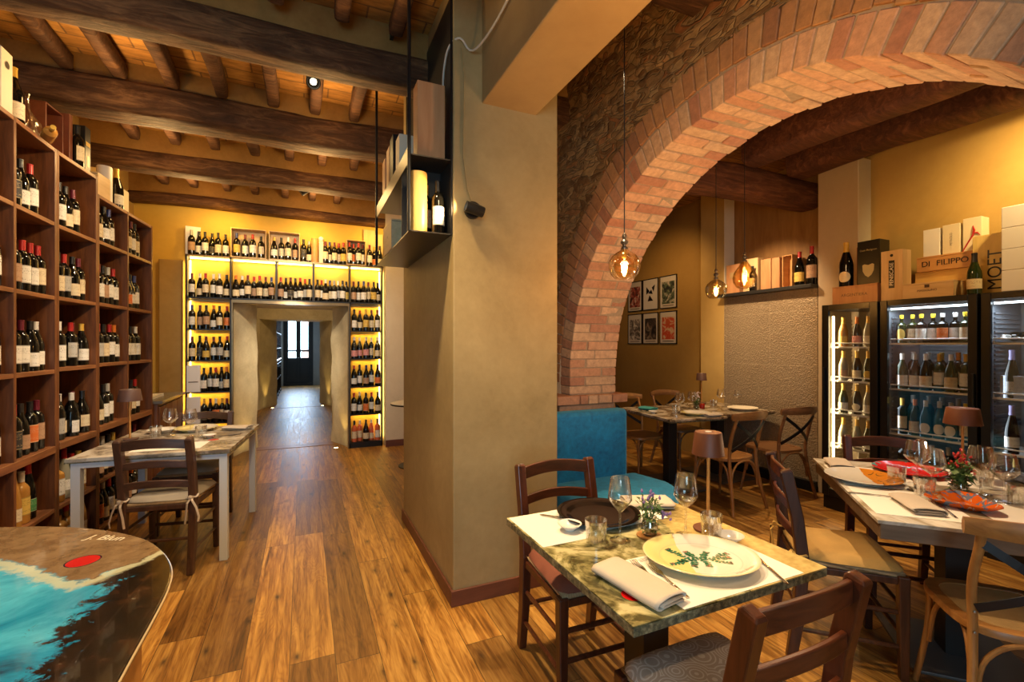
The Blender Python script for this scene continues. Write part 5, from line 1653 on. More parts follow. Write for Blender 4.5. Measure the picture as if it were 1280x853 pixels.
k_ = knife((.955, 1.60, Z+.0014), .7, 'dark knife leaning beside the black plate')
table_lamp('rust cordless table lamp on the near table behind the tumbler', (1.392, 1.295, Z), 'rustlamp', .37, .058, light=1.0)

# ---------------- white legged table
c2, s2 = math.cos(R2A), math.sin(R2A)
def on2(x, y): return (-.845+c2*x-s2*y, 4.165+s2*x+c2*y, Z)
table_lamp('brown cordless table lamp on the white-legged table', (-1.17, 4.27, Z), 'brownlamp', .37, .075, light=1.6)
glass((-.936, 4.322, Z), 'wine glass nearer the brown lamp on the white-legged table', 'wine glasses on the white-legged table', 1.02, WINE2)
glass((-.795, 4.25, Z), 'wine glass nearer the aisle on the white-legged table', 'wine glasses on the white-legged table', 1.0, WINE2)
tumb((-1.02, 4.29, Z), 'tumbler beside the brown lamp on the white-legged table', 'tumblers on the white-legged table')
tumb((-.71, 4.16, Z), 'tumbler next to the blue-white dish on the white-legged table', 'tumblers on the white-legged table')
plate('dinner_plate', 'white and green plate behind the glasses on the white-legged table', (-.80, 4.50, Z), 0, BPROF, mk_botanical(), .85, .85)
cup((-.645, 4.10, Z), 'small pale dish near the right edge of the white-legged table')
plate('side_plate', 'white plate behind the tumbler on the white-legged table', (-1.03, 4.50, Z), 0, BPROF, M['ceramic'], .55, .55)
napkin('white patterned napkin on the far right corner of the white-legged table', (-.50, 4.42, Z+.002), 1.2, .20, .10, 7)
plate('slate_plate', 'flat grey oval plate at the aisle corner of the white-legged table', (-.56, 4.22, Z), 0, [(.0,.0),(.10,.0),(.102,.004),(.0,.006)], plain('grey_slate_glaze', (.16,.13,.11), .3), 1.1, .8)
mat_sheet('white paper placemat on the near side of the white-legged table', (-.83, 3.86, Z), R2A, .40, .24)

# ---------------- right table
Zr = Z
def mk_glaze(name, base, spots, sc=18, thr=.56):
    t = NT(name); co = t.coord()
    n = t.noise(co, sc, 3, .6, 1.5); n2 = t.noise(t.mapping(co, (1,1,1), (4,2,0)), sc*.7, 3, .6, 2)
    c = t.mix(t.math('GREATER_THAN', n, thr), base, spots[0]); c = t.mix(t.math('GREATER_THAN', n2, thr+.04), c, spots[1])
    return t.fin(c, .12, Specular_IOR_Level=.6)
def split_glaze():
    t = NT('white_orange_glaze'); co = t.coord(); s = t.n('ShaderNodeSeparateXYZ', None, Vector=co)
    n = t.noise(co, 22, 3, .6, 1.5)
    o_ = t.mix(t.math('GREATER_THAN', n, .60), (.62,.22,.02), (.12,.07,.02))
    f = t.math('GREATER_THAN', t.math('ADD', s.outputs[0], t.math('MULTIPLY', n, .02)), .045)
    return t.fin(t.mix(f, (.66,.62,.54), o_), .12)
RG = 'things on the right table'
def shape_plate(name, label, loc, rz, poly, h, m, under=None):
    t = thing(name, label, 'plate', loc, rz)
    n = len(poly); vs = []; fs = []
    prof = [(.55,.001),(.62,.0),(.85,h*.55),(1.0,h),(.985,h+.003),(.82,h*.6+.004),(.60,.006)]
    for f, z in prof: vs += [(x*f, y*f, z) for x, y in poly]
    for r in range(len(prof)-1):
        for k in range(n): fs.append((r*n+k, r*n+(k+1) % n, (r+1)*n+(k+1) % n, (r+1)*n+k))
    fs.append(tuple(range(n-1, -1, -1))); fs.append(tuple((len(prof)-1)*n+k for k in range(n)))
    MB().add(vs, fs).build('dish', m, t, smooth=True, angle=50)
    return t
circ = [(math.cos(2*PI*k/48), math.sin(2*PI*k/48)) for k in range(48)]
o = shape_plate('artist_plate', 'large round plate, white on the left and orange on the right, on the right table', (2.62, 1.44, Zr+.0014), -.75, [(x*.165, y*.165) for x, y in circ], .024, split_glaze())
tri = []
for k in range(48):
    a = 2*PI*k/48; r = .115*(1+.16*math.cos(3*a)); tri.append((r*math.cos(a), r*math.sin(a)))
shape_plate('triangular_plate', 'glossy orange triangular plate with blue strokes on the right table', (2.60, 1.035, Zr+.0014), .35, tri, .03, mk_glaze('orange_glaze', (.72,.13,.015), [(.16,.19,.28), (.60,.42,.28)], 16))
shape_plate('artist_plate', 'red plate with turquoise band on the fridge side of the right table', (3.00, 1.42, Zr+.0014), -.75, [(x*.16, y*.16) for x, y in circ], .024, mk_glaze('red_glaze', (.60,.012,.010), [(.62,.02,.01), (.10,.42,.46)], 9, .58))
shape_plate('charger_plate', 'dark slate-blue plate at the right end of the right table', (3.36, 1.02, Zr+.0014), 0, [(x*.15, y*.15) for x, y in circ], .022, plain('slate_glaze', (.05,.055,.07), .25))
for (u, v, lb) in ((.72, .19, 'under the white and orange plate'), (.28, .19, 'under the folded napkin and forks'), (.86, .62, 'under the red plate'), (.22, .60, 'in front of the orange triangular plate')):
    o = mat_sheet('white paper placemat %s on the right table' % lb, (*rt(u, v), Zr), RTR, .34, .40)
tumb((2.721, 1.338, Zr), 'tumbler nearest the pale orange-edged plate, on the right table', 'tumblers on the right table', 1.02)
tumb((2.60, 1.17, Zr), 'tumbler in front of the two leftmost wine glasses, on the right table', 'tumblers on the right table', 1.05)
tumb((3.04, 1.13, Zr), 'tumbler behind the two rightmost wine glasses, on the right table', 'tumblers on the right table', 1.0)
tumb((2.85, .945, Zr), 'tumbler cut by the right picture edge, on the right table', 'tumblers on the right table', 1.0)
glass((2.79, 1.285, Zr), 'wine glass on the right table, the taller of the left pair', 'wine glasses on the right table', 1.08, WINE2)
glass((2.655, 1.165, Zr), 'wine glass on the right table, the nearer of the left pair', 'wine glasses on the right table', 1.05, WINE2)
glass((2.893, 1.085, Zr), 'wine glass on the right table, between flowers and picture edge', 'wine glasses on the right table', 1.08, WINE2)
glass((2.83, .985, Zr), 'rightmost wine glass on the right table', 'wine glasses on the right table', 1.05, WINE2)
vase('small glass vase with red and white flowers on the right table', (2.80, 1.125, Zr+.006), 'red', 1.05)
o = MB().lathe([(.0,0),(.055,0),(.056,.003),(.055,.0055),(.0,.0055)], 28).build('wood_coaster', M['brownlamp'], None, smooth=True, angle=40); o.location = (2.82, 1.13, Zr); tag(o, 'round brown coaster under the red flowers', 'coaster')
table_lamp('rust cordless table lamp on the right table in front of the glass-door fridge', (3.13, 1.245, Zr), 'rustlamp', .37, .078, light=1.4)
napkin('beige folded napkin beside forks at the near edge of the right table', (2.395, 1.105, Zr+.0024), facing(.64,.77), .21, .10, 9)
napkin('cream napkin folded at the far left corner of the right table', (2.80, 1.66, Zr+.0024), -.8, .20, .10, 12)
fork((2.445, 1.065, Zr+.0024), facing(.75,.66), 'left fork beside the napkin on the right table', 'forks on the right table')
fork((2.455, 1.027, Zr+.0024), facing(.76,.65), 'right fork beside the orange triangular plate', 'forks on the right table')
knife((2.41, 1.27, Zr+.0014), .7, 'steel knife in front of the round white and orange plate')
cup((2.68, 1.235, Zr), 'small white dish between the tumblers on the right table')

# ---------------- back tables
tumb((3.43, 3.60, Z), 'tumbler beside the turquoise napkin on the back table', 'tumblers on the back tables')
glass((3.50, 3.62, Z), 'leftmost wine glass on the back tables', 'wine glasses on the back tables', 1.0, WINE2)
glass((3.73, 3.68, Z), 'second wine glass from the left on the back tables, beside the flowers', 'wine glasses on the back tables', 1.0, WINE2)
glass((4.24, 3.76, Z), 'third wine glass from the left on the back tables', 'wine glasses on the back tables', 1.0, WINE2)
glass((4.47, 3.74, Z), 'rightmost wine glass on the back tables', 'wine glasses on the back tables', .9, WINE2)
tumb((4.12, 3.76, Z), 'tumbler right of the red candle jar on the back tables', 'tumblers on the back tables')
plate('dinner_plate', 'yellow-rimmed plate at the near end of the first back table', (3.56, 3.47, Z), 0, BPROF, mk_botanical(), .8, .8)
plate('dinner_plate', 'cream oval plate on the back table by the tile panel', (4.28, 3.52, Z), 0, BPROF, M['cream_card'], .9, .8)
vase('small vase with white flowers between the back table glasses', (3.83, 3.72, Z), 'white', 1.0)
g = MB().lathe([(.0,0),(.026,0),(.030,.01),(.030,.05),(.026,.055),(.0,.055)], 20).build('candle_jar', plain('red_jar_glass', (.35,.02,.012), .1), None, smooth=True); g.location = (3.97, 3.78, Z); tag(g, 'small red candle jar beside the white flowers', 'candle')
nk = napkin('turquoise folded napkin at the left corner of the back table', (3.37, 3.95, Z+.002), .3, .16, .12, 15)
tq = fabric('turquoise_napkin_cloth', (.06,.36,.34), .08)
for c in KIDS[nk.name]: c.data.materials.clear(); c.data.materials.append(tq)
cup((3.24, 3.72, Z), 'small white dish at the left corner of the back table')
table_lamp('brown cordless table lamp at the far end of the back tables', (4.32, 4.12, Z), 'brownlamp', .36, .062, light=.9)
napkin('white napkin lying on the near edge of the first back table', (3.62, 3.33, Z+.002), 1.5, .18, .10, 18)
# ================================================================== fridges
FX = 4.22
def wire_shelf(t, y0, y1, z, x0=.06, x1=.46):
    mb = MB()
    for k in range(14): mb.box((x0+.03*k, y0, z-.002), (x0+.03*k+.003, y1, z+.001))
    mb.box((x0-.006, y0, z-.010), (x0+.002, y1, z+.003)); 
    mb.tube([(x0-.004, y0+.01, z), (x0-.004, y0+.01, z+.032), (x0-.004, y1-.01, z+.032), (x0-.004, y1-.01, z)], .0055, 6)
    return mb.build('wire_shelf', M['wire'], t)
def fridge(label, y0, y1, top, frame, shelves, rzl=0, warm=False):
    """local origin at the front left floor corner, +X into the wall, Y from y0 (right, nearer) to y1"""
    t = thing('display_fridge', label, 'fridge', (FX, 0, 0))
    D = .54; T = .03
    mb = MB()
    mb.box((.03, y0, .0), (D, y0+T, top)); mb.box((.03, y1-T, 0), (D, y1, top)); mb.box((.03, y0+T, top-.05), (D, y1-T, top)); mb.box((.03, y0+T, 0), (D, y1-T, .16)); mb.box((D-.03, y0+T, .16), (D, y1-T, top-.05))
    mb.build('cabinet', M['fridge'], t, bevel=.003, segs=1)
    mb = MB()
    mb.box((.035, y0+T, .16), (D-.03, y0+T+.004, top-.05)); mb.box((.035, y1-T-.004, .16), (D-.03, y1-T, top-.05)); mb.box((D-.035, y0+T, .16), (D-.03, y1-T, top-.05)); mb.box((.035, y0+T, .16), (D-.03, y1-T, .165))
    if warm: mm = plain('dark_gold_liner', (.20,.15,.08), .4)
    else: mm = M['fridge_in']
    mb.build('liner', mm, t)
    mb = MB()
    for k in range(46):
        z = .22+k*.032
        if z > top-.12: break
        mb.box((D-.045, y0+T+.03, z), (D-.036, y1-T-.03, z+.012)); mb.box((.10, y1-T-.014, z), (D-.06, y1-T-.005, z+.012))
    mb.build('vent_ribs', mm, t)
    d = MB(); fw = frame
    d.box((0, y0+.004, .12), (.028, y0+fw, top)); d.box((0, y1-fw, .12), (.028, y1-.004, top)); d.box((0, y0+fw, top-fw*.8), (.028, y1-fw, top)); d.box((0, y0+fw, .12), (.028, y1-fw, .12+fw))
    dd = d.build('door', M['fridge'], t, bevel=.003, segs=1)
    MB().box((.012, y0+fw, .12+fw), (.016, y1-fw, top-fw*.8)).build('glass_pane', M['pane'], dd)
    MB().box((-.025, y1-.04 if warm else y0+.012, .95), (0, y1-.02 if warm else y0+.03, 1.25)).build('door_handle', M['fridge'], dd, bevel=.004)
    MB().box((.02, y0+.03, 0), (.03, y1-.03, .12)).build('kick_plate', M['black'], t)
    for z in shelves: wire_shelf(t, y0+T+.01, y1-T-.01, z)
    if warm:
        s = MB().box((.040, y1-fw-.022, .2), (.050, y1-fw-.008, top-.10)).build('light_strip', glow('warm_fridge_strip', (1,.72,.34), 14), t)
        area('fridge_light', (FX+.07, y1-fw-.03, 1.0), (FX+.25, y0+.1, 1.0), .05, 1.5, 4.2, (1,.70,.34))
    else:
        s = MB().box((.045, y0+fw, top-.075), (.06, y1-fw, top-.062)).build('light_strip', glow('cool_fridge_strip', (.80,.93,1), 7), t)
        area('fridge_light', (FX+.075, (y0+y1)/2, top-.08), (FX+.22, (y0+y1)/2, .8), (y1-y0)-.15, .05, 1.7, (.78,.90,1))
        area('fridge_light', (FX+.075, y1-.09, 1.1), (FX+.3, y0+.1, 1.1), .04, 1.0, .6, (.78,.90,1))
    return t
fridge('narrow black wine fridge with warm lighting, leftmost of the three', 2.205, 2.655, 1.80, .062, [1.43,1.135,.85,.55,.25], warm=True)
fridge('wide black glass-door fridge lit cool white, middle of the three', 1.598, 2.195, 1.80, .055, [1.46,1.10,.745,.40], warm=False)
fridge('black glass-door fridge at the right picture edge', .99, 1.588, 1.80, .055, [1.46,1.09,.72,.40], warm=False)
FG = 'bottles in the fridges'
fr_ = random.Random(21)
def frow(y0, y1, z, specs, where, dx=.10, rz=-PI/2+.2, sc=.95):
    n = len(specs)
    for i, sp in enumerate(specs):
        y = y1-(y1-y0)*(i+.5)/n
        shp, gl, cap, lab = sp[:4]
        kw = dict(oval=(len(sp) > 4))
        bottle(shp, gl, cap, lab, (FX+dx+(.02 if i % 2 else 0), y, z+.0015), rz+fr_.uniform(-.2,.2), '%s-topped bottle, %s from the left on the %s' % (CN[cap], ORD[i], where), FG, scale=sc, **kw)
C = 'cham'
for zi, (z, nm) in enumerate(((1.43,'top shelf'), (1.135,'second shelf'), (.85,'third shelf'), (.55,'fourth shelf'))):
    sp = [[(C,'amber_glass','gold','yellow'),(C,'bottle','orange','pink'),(C,'pale_glass','gold','white')],
          [(C,'pale_glass','gold','tan'),(C,'bottle','gold','cream'),(C,'green_glass','gold','yellow',1)],
          [(C,'green_glass','gold','white'),(C,'bottle','gold','cream',1),(C,'pale_glass','gold','white')],
          [(C,'pale_glass','gold','white'),(C,'pale_glass','gold','cream'),(C,'green_glass','gold','white')]][zi]
    frow(2.28, 2.575, z, sp, nm+' of the narrow fridge', sc=.80)
small = [('spir','green_glass','yellow','yellow',1),('spir','green_glass','yellow','cream'),('spir','bottle','yellow','white'),('spir','bottle','yellow','white'),('spir','bottle','silverfoil','orange'),('spir','bottle','white','white'),('spir','green_glass','yellow','cream')]
frow(1.67, 2.125, 1.46, small, 'top shelf of the middle fridge', sc=.78)
frow(1.67, 2.125, 1.10, [('burg','green_glass','white','white'),('burg','bottle','silverfoil','white'),('burg','bottle','white','cream'),('bord','green_glass','gold','white'),('burg','green_glass','white','cream'),('bord','green_glass','gold','white')], 'second shelf of the middle fridge', sc=.92)
frow(1.67, 2.125, 1.10, [('bord','bottle','silverfoil','white'),('bord','bottle','silverfoil','white'),('bord','bottle','gold','white'),('bord','bottle','orange','white'),('bord','bottle','orange','white')], 'back row of the second middle-fridge shelf', dx=.24, sc=.95)
frow(1.67, 2.125, .745, [('bord','bottle','gold','cream'),('burg','green_glass','orange','cream'),('burg','blue_glass','white','white',1),('burg','blue_glass','white','white',1),('burg','blue_glass','silverfoil','white',1),('bord','green_glass','yellow','cream')], 'third shelf of the middle fridge', sc=.92)
frow(1.67, 2.125, .745, [('bord','blue_glass','silverfoil',None)]*5, 'back row of the third middle-fridge shelf', dx=.24, sc=.98)
frow(1.67, 2.125, .40, [('bord','bottle','gold','white'),('bord','bottle','wine','white'),('bord','bottle','white','cream'),('bord','bottle','silverfoil','white'),('bord','bottle','gold','cream')], 'lowest shelf of the middle fridge', sc=.95)
# right fridge
for i, (y, z, a) in enumerate([(1.44, 1.505, 1.25), (1.38, 1.585, 1.45), (1.27, 1.505, 1.2), (1.18, 1.585, 1.5)]):
    b = bottle('cham' if i % 2 else 'bord', 'bottle', ['silverfoil','blue','white','gold'][i], 'grey', (FX+.36, y, z), 0, 'dark bottle lying down, %s of four on the right fridge top shelf' % ORD[i], FG, .9)
    b.rotation_euler = (PI/2, .0, -PI/2+.25*(1 if i % 2 else -1))
frow(1.07, 1.52, 1.09, [('hock','bottle','lilac','grey'),('bord','green_glass','gold','cream'),('bord','bottle','gold','cream'),('bord','bottle','black','white')], 'second shelf of the right fridge', sc=.95)
frow(1.07, 1.52, .72, [('hock','bottle','lilac','white'),('burg','bottle','gold','white'),('bord','bottle','gold','white'),('bord','bottle','black','white')], 'third shelf of the right fridge', sc=.95)
frow(1.07, 1.52, .40, [('bord','bottle','gold','white'),('bord','bottle','yellow','white'),('bord','bottle','wine','white')], 'lowest shelf of the right fridge', sc=.95)
cd = wbox('info_card', 'grey printed card box standing in the right fridge', 'box', (FX+.085, 1.455, 1.092), 0, (.03,.115,.15), plain('grey_print_card', (.30,.34,.42), .6, var=.2, scale=60), lid=False)

# ---- boxes and bottles on top of the fridges (z 1.80)
ZF = 1.8005
def crate(label, x, y0, y1, z, h, m, d=.17, words=None, wm=None, size=.05, grp=None):
    t = thing('wine_case', label, 'wine case', (x, (y0+y1)/2, z), 0, grp)
    W = y1-y0
    MB().box((0, -W/2, 0), (d, W/2, h-.012)).build('case_body', m, t, bevel=.002, segs=1)
    MB().box((-.001, -W/2-.001, h-.0115), (d+.001, W/2+.001, h)).build('lid', m, t, bevel=.0015, segs=1)
    mb = MB()
    for k in range(6):
        z0 = .01+k*(h-.03)/6
        mb.box((-.0012, -W/2-.0012, z0), (.012, -W/2+.010, z0+(h-.03)/12))
    mb.build('finger_joints', m, t)
    if words: text(words, 'stamped_lettering', wm or M['brown_post'], t, (-.0012, 0, h*.48), (PI/2, 0, -PI/2), size, .0004)
    return t
c1 = crate('reddish wine case on the narrow fridge, under the big dark bottle', 4.27, 2.235, 2.59, ZF, .155, M['cedar'], .25, 'ARGENTIERA', None, .035)
bottle('cham', 'bottle', 'gold', 'cream', (4.35, 2.52, ZF+.156), -PI/2+.2, 'magnum bottle with gold neck and oval label on the reddish case', scale=1.22, oval=True, laboff=-.01)
t = wbox('gift_box', 'black card box with a pale shield crest on the reddish case', 'box', (4.40, 2.335, ZF+.156), 0, (.14,.17,.37), M['black'], lid=False)
sh_ = [(-.045,.05),(-.03,.058),(0,.048),(.03,.058),(.045,.05),(.042,.0),(.025,-.035),(0,-.055),(-.025,-.035),(-.042,.0)]
MB().add([(-.0712, x, .115+y) for x, y in sh_], [tuple(range(len(sh_)))]).build('shield_crest', plain('crest_gold', (.45,.40,.24), .4), t)
text('Dom Perignon', 'printed_lettering', plain('print_gold', (.45,.38,.2), .4), t, (-.0712, 0, .29), (PI/2, 0, -PI/2), .022, .0003)
wbox('gift_box', 'dark red box behind the magnum bottle', 'box', (4.55, 2.45, ZF+.156), 0, (.10,.14,.36), plain('dark_red_card', (.14,.018,.02), .5), lid=False)
t = wbox('bottle_box', 'tall pale wooden box with black vertical label on the fridge top', 'box', (4.33, 2.135, ZF), 0, (.12,.15,.40), M['pine_v'], lid=False)
MB().box((-.0615, -.02, .10), (-.0602, .02, .32)).build('black_label', M['black'], t)
text('PENISCASE', 'printed_lettering', M['ceramic'], t, (-.0618, 0, .21), (PI/2, -PI/2, -PI/2), .038, .0003)
MB().lathe([(.0,0),(.011,0),(.011,.002),(0,.002)], 16, M=Matrix.Translation((-.0602, 0, .36)) @ Matrix.Rotation(-PI/2, 4, 'Y')).build('thumb_hole', M['black'], t)
crate('front pale wine case on the middle fridge with small printed crest', 4.235, 1.735, 2.045, ZF, .115, M['pine'], .17, 'MASSOLINO', None, .022)
MB().box((-.0018, -.015, .075), (-.0008, .015, .098)).build('crest_print', M['brown_post'], [o for o in bpy.data.objects if o.get('label', '').startswith('front pale wine case')][0])
crate('yellowish wine case behind the front pale case on the middle fridge', 4.42, 1.66, 2.05, ZF, .215, M['pine_orange'] if False else wood('yellow_pine', (.55,.33,.09), (.68,.45,.15), .55, 5, 'y', .05, 8), .16)
df = crate('orange stacked wine case lettered DI FILIPPO', 4.40, 1.66, 2.03, ZF+.2155, .115, M['pine_orange'], .18)
text('DI', 'stamped_lettering', M['black'], df, (-.0012, .125, .055), (PI/2, 0, -PI/2), .058, .0010)
text('FILIPPO', 'stamped_lettering', M['black'], df, (-.0012, -.035, .055), (PI/2, 0, -PI/2), .058, .0010)
for i, (y, h, m, d) in enumerate([(1.955, .215, M['white_card'], 'white bottle box, left of three standing on the lettered orange case'), (1.835, .225, M['cream_card'], 'cream lettered bottle box, middle of three on the orange case'), (1.715, .245, M['cream_card'], 'pale bottle box with red stag ribbon, right of three on the orange case')]):
    t = wbox('bottle_box', d, 'box', (4.50, y, ZF+.331), 0, (.11,.105,h), m, lid=False)
    if i == 1: text('PETROLO', 'printed_lettering', plain('print_grey', (.3,.28,.25), .6), t, (-.0558, 0, h/2), (PI/2, -PI/2, -PI/2), .022, .0003)
    if i == 2:
        MB().tube([(-.058, .055, .0), (-.058, .025, .06), (-.058, -.005, .115), (-.058, -.012, .15), (-.058, -.006, .185)], [.003,.005,.006,.008,.002], 6).build('red_ribbon', M['cap_red'], t)
        MB().tube([(-.058, -.005, .13), (-.058, -.03, .13), (-.058, -.045, .11)], [.006,.006,.002], 6).build('red_ribbon', M['cap_red'], t)
b = bottle('cham', 'green_glass', 'black', 'cream', (4.27, 1.635, ZF), -PI/2+.3, 'champagne magnum with shield label standing between the fridges', scale=.90)
t = wbox('moet_case', 'yellow wooden case with tall vertical lettering beside the white boxes', 'box', (4.42, 1.58, ZF), 0, (.12,.20,.42), wood('straw_pine', (.62,.45,.14), (.74,.56,.22), .55, 5, 'z', .03, 8), lid=True)
t.name = 'lettered_case'
text('MOET', 'stamped_lettering', M['black'], t, (-.0612, -.02, .17), (PI/2, -PI/2, -PI/2), .105, .0004)
for i in range(4):
    t = wbox('carton', 'long white carton with outline emblem, %s of four stacked on the right fridge' % ['lowest', 'second from below', 'third from below', 'topmost'][i], 'carton', (4.36, 1.275, ZF+i*.140), 0, (.26,.42,.1395), M['white_card'], 'white cartons on the right fridge', lid=False, bev=.004)
    MB().tube([(-.1308, -.05+.035*math.cos(a)*(1+.2*math.cos(3*a)), .07+.035*math.sin(a)*(1+.15*math.cos(2*a))) for a in [2*PI*k/30 for k in range(30)]], .0012, 5, closed=True).build('outline_emblem', M['cap_silverfoil'], t)
    MB().box((-.1308, -.08, .118), (-.1302, -.03, .122)).build('print_line', M['cap_silverfoil'], t)

# ---- niche above the tile panel
ZN = 2.0455
def nb(label, y, w, h, m, d=.09, x=4.58, of=False): return wbox('wine_box', label, 'box', (x+d/2, y, ZN), 0, (d, w, h), m, 'wine boxes on the tile panel ledge', open_front=False, lid=False)
t = nb('light wooden box with square print, leftmost on the niche ledge', 3.90, .18, .34, M['cedar']); MB().box((-.0465, -.04, .18), (-.0452, .04, .25)).build('square_print', M['kraft'], t)
t = nb('open pale wooden box with a bottle inside on the niche ledge', 3.665, .19, .37, M['pine_v'])
t = nb('orange-brown wooden box, third on the niche ledge', 3.475, .12, .335, M['cedar']); t = nb('brown wooden box, fourth on the niche ledge', 3.36, .09, .33, M['cedar'])
t = wbox('wine_box', 'open reddish wooden box lined red, right of the row on the niche ledge', 'box', (4.65, 3.245, ZN), -PI/2, (.11,.10,.34), M['pine_orange'], 'wine boxes on the tile panel ledge', open_front=True)
bottle('bord', 'bottle', 'black', 'cream', (4.535, 3.60, ZN), -PI/2, 'slim bottle standing before the open pale box on the niche ledge', scale=.9)
bottle('burg', 'bottle', 'red', 'yellow', (4.60, 3.11, ZN), -PI/2+.2, 'dark flask-shaped bottle with yellow label on the niche ledge', scale=1.15)
bottle('bord', 'bottle', 'red', 'tan', (4.60, 2.985, ZN), -PI/2+.2, 'tall dark bottle with brown label at the right end of the niche ledge', scale=1.25)

# ---- framed posters
PD = [('poster with a dark figure and glass, top left, mostly behind the arch', 0), ('poster of black triangles, top centre', 1), ('poster of bottle and hat, top right', 2), ('poster of a pale portrait, bottom left', 3), ('poster of a dark street scene, bottom centre', 4), ('poster of red figures, bottom right', 5)]
def mk_poster(k):
    t = NT('poster_print_%s' % 'abcdef'[k]); co = t.coord('Object'); s = t.n('ShaderNodeSeparateXYZ', None, Vector=co)
    n = t.noise(t.mapping(co, (1,1,1), (0, k*3.1, k)), 11, 3, .6, 1.0)
    pal = [((.02,.02,.02), (.35,.06,.04), (.5,.45,.36)), ((.55,.50,.42), (.02,.02,.02), (.45,.40,.33)), ((.02,.02,.02), (.10,.13,.07), (.5,.42,.34)), ((.03,.03,.03), (.25,.21,.17), (.6,.55,.46)), ((.01,.01,.01), (.07,.05,.04), (.22,.17,.12)), ((.55,.42,.25), (.5,.05,.02), (.4,.10,.03))][k]
    c = t.ramp(n, [(.38, pal[0]), (.52, pal[1]), (.66, pal[2])])
    inside = t.math('MULTIPLY', t.math('LESS_THAN', t.math('ABSOLUTE', s.outputs[1]), .125), t.math('LESS_THAN', t.math('ABSOLUTE', t.math('ADD', s.outputs[2], .01)), .16))
    if k == 1:
        return t.fin((.58,.53,.45), .5)
    return t.fin(t.mix(inside, (.55,.49,.40), c), .5)
for (d, k) in PD:
    col_, row = k % 3, k // 3
    y = [5.87, 5.51, 5.14][col_]; z = [2.205, 1.695][row]
    t = thing('framed_poster', 'black-framed ' + d, 'poster', (4.752, y, z), 0, 'posters on the brown-gold wall')
    w, h = .17, .235
    mb = MB(); mb.box((-.008, -w, h-.012), (.008, w, h)); mb.box((-.008, -w, -h), (.008, w, -h+.012)); mb.box((-.008, -w, -h), (.008, -w+.012, h)); mb.box((-.008, w-.012, -h), (.008, w, h))
    mb.build('frame', M['black'], t)
    p = MB().box((-.002, -w+.012, -h+.012), (.002, w-.012, h-.012)).build('print', mk_poster(k), t)
    if k == 1:
        mb = MB()
        for tr_ in ([(.09,.12),(.02,.05),(.09,.0)], [(-.10,.14),(-.03,.10),(-.07,.03)], [(.02,-.01),(-.06,-.10),(.06,-.10)], [(-.02,.07),(.05,.02),(-.05,.0)]):
            mb.add([(-.0035, y_, z_) for y_, z_ in tr_], [(0,1,2)])
        mb.build('black_triangles', M['black'], p)
    if k != 1:
        MB().box((-.0035, -.11, -.20), (-.0025, .11, -.19)).build('print_line', M['brown_post'], p)

# ================================================================== pendant lamps
def pendant(label, x, y, z, r, kind, m, top=3.36, power=9):
    t = thing('pendant_lamp', label, 'pendant lamp', (x, y, z), 0, 'glass globe pendants')
    if kind == 'globe':
        prof = [(r*.62,-r*.80),(r*.86,-r*.52),(r*.99,-r*.10),(r*.97,r*.25),(r*.80,r*.60),(r*.52,r*.85),(r*.26,r*.98),(r*.20,r*1.08)]
    else:
        prof = [(r*.30,-r*.98),(r*.66,-r*.85),(r*.93,-r*.45),(r*1.0,-.0),(r*.90,r*.42),(r*.62,r*.85),(r*.34,r*1.25),(r*.22,r*1.45)]
    MB().lathe(prof, 36, cap0=False, cap1=False).build('glass_globe', m, t, smooth=True, angle=80)
    zt = prof[-1][1]
    MB().lathe([(.0,zt+.001),(r*.22,zt-.003),(r*.24,zt+.004),(r*.20,zt+.010),(.011,zt+.014),(.010,zt+.022),(.020,zt+.030),(.022,zt+.036),(.018,zt+.044),(.010,zt+.050),(.009,zt+.058),(.014,zt+.064),(.012,zt+.075),(.004,zt+.085),(.0,zt+.085)], 20).build('metal_cap', plain('pewter_cap', (.22,.19,.16), .3, .9), t, smooth=True, angle=30)
    MB().cyl((0,0,zt+.08), (0,0,top-z), .003, n=6).build('cord', M['black'], t)
    MB().cyl((0,0,zt+.002), (0,0,zt-.045), .013, n=12).build('socket', plain('socket_brass', (.5,.33,.12), .35, .8), t)
    b = MB().lathe([(.0,-.055*r/.08),(.012,-.05*r/.08),(.022,-.028*r/.08),(.022,-.008*r/.08),(.012,.022*r/.08),(.010,zt-.04)], 16).build('bulb', thin_glass('bulb_glass', (1,.85,.6), .9, face=.02), t, smooth=True, angle=80)
    mb = MB()
    for k in range(6):
        a = k*PI/3
        mb.tube([(.005*math.cos(a), .005*math.sin(a), .018), (.016*math.cos(a), .016*math.sin(a), -.005), (.010*math.cos(a), .010*math.sin(a), -.035), (.002*math.cos(a), .002*math.sin(a), -.040)], .0022, 6)
    mb.build('filament', glow('filament_glow', (1,.55,.16), 60), t)
    point('pendant_light', (x, y, z-.012), power, (1,.58,.22), .022)
    return t
pendant('amber glass globe pendant hanging in front of the brick arch', 1.553, 2.005, 1.868, .083, 'globe', M['amberglobe'], CEIL, 13)
pendant('smoked glass globe pendant, left of the two behind the arch', 3.13, 2.83, 1.905, .085, 'globe', M['smokeglobe'], 3.36, 11)
pendant('teardrop amber glass pendant, right of the two behind the arch', 3.43, 2.80, 2.02, .095, 'drop', M['amberglobe'], 3.36, 12)

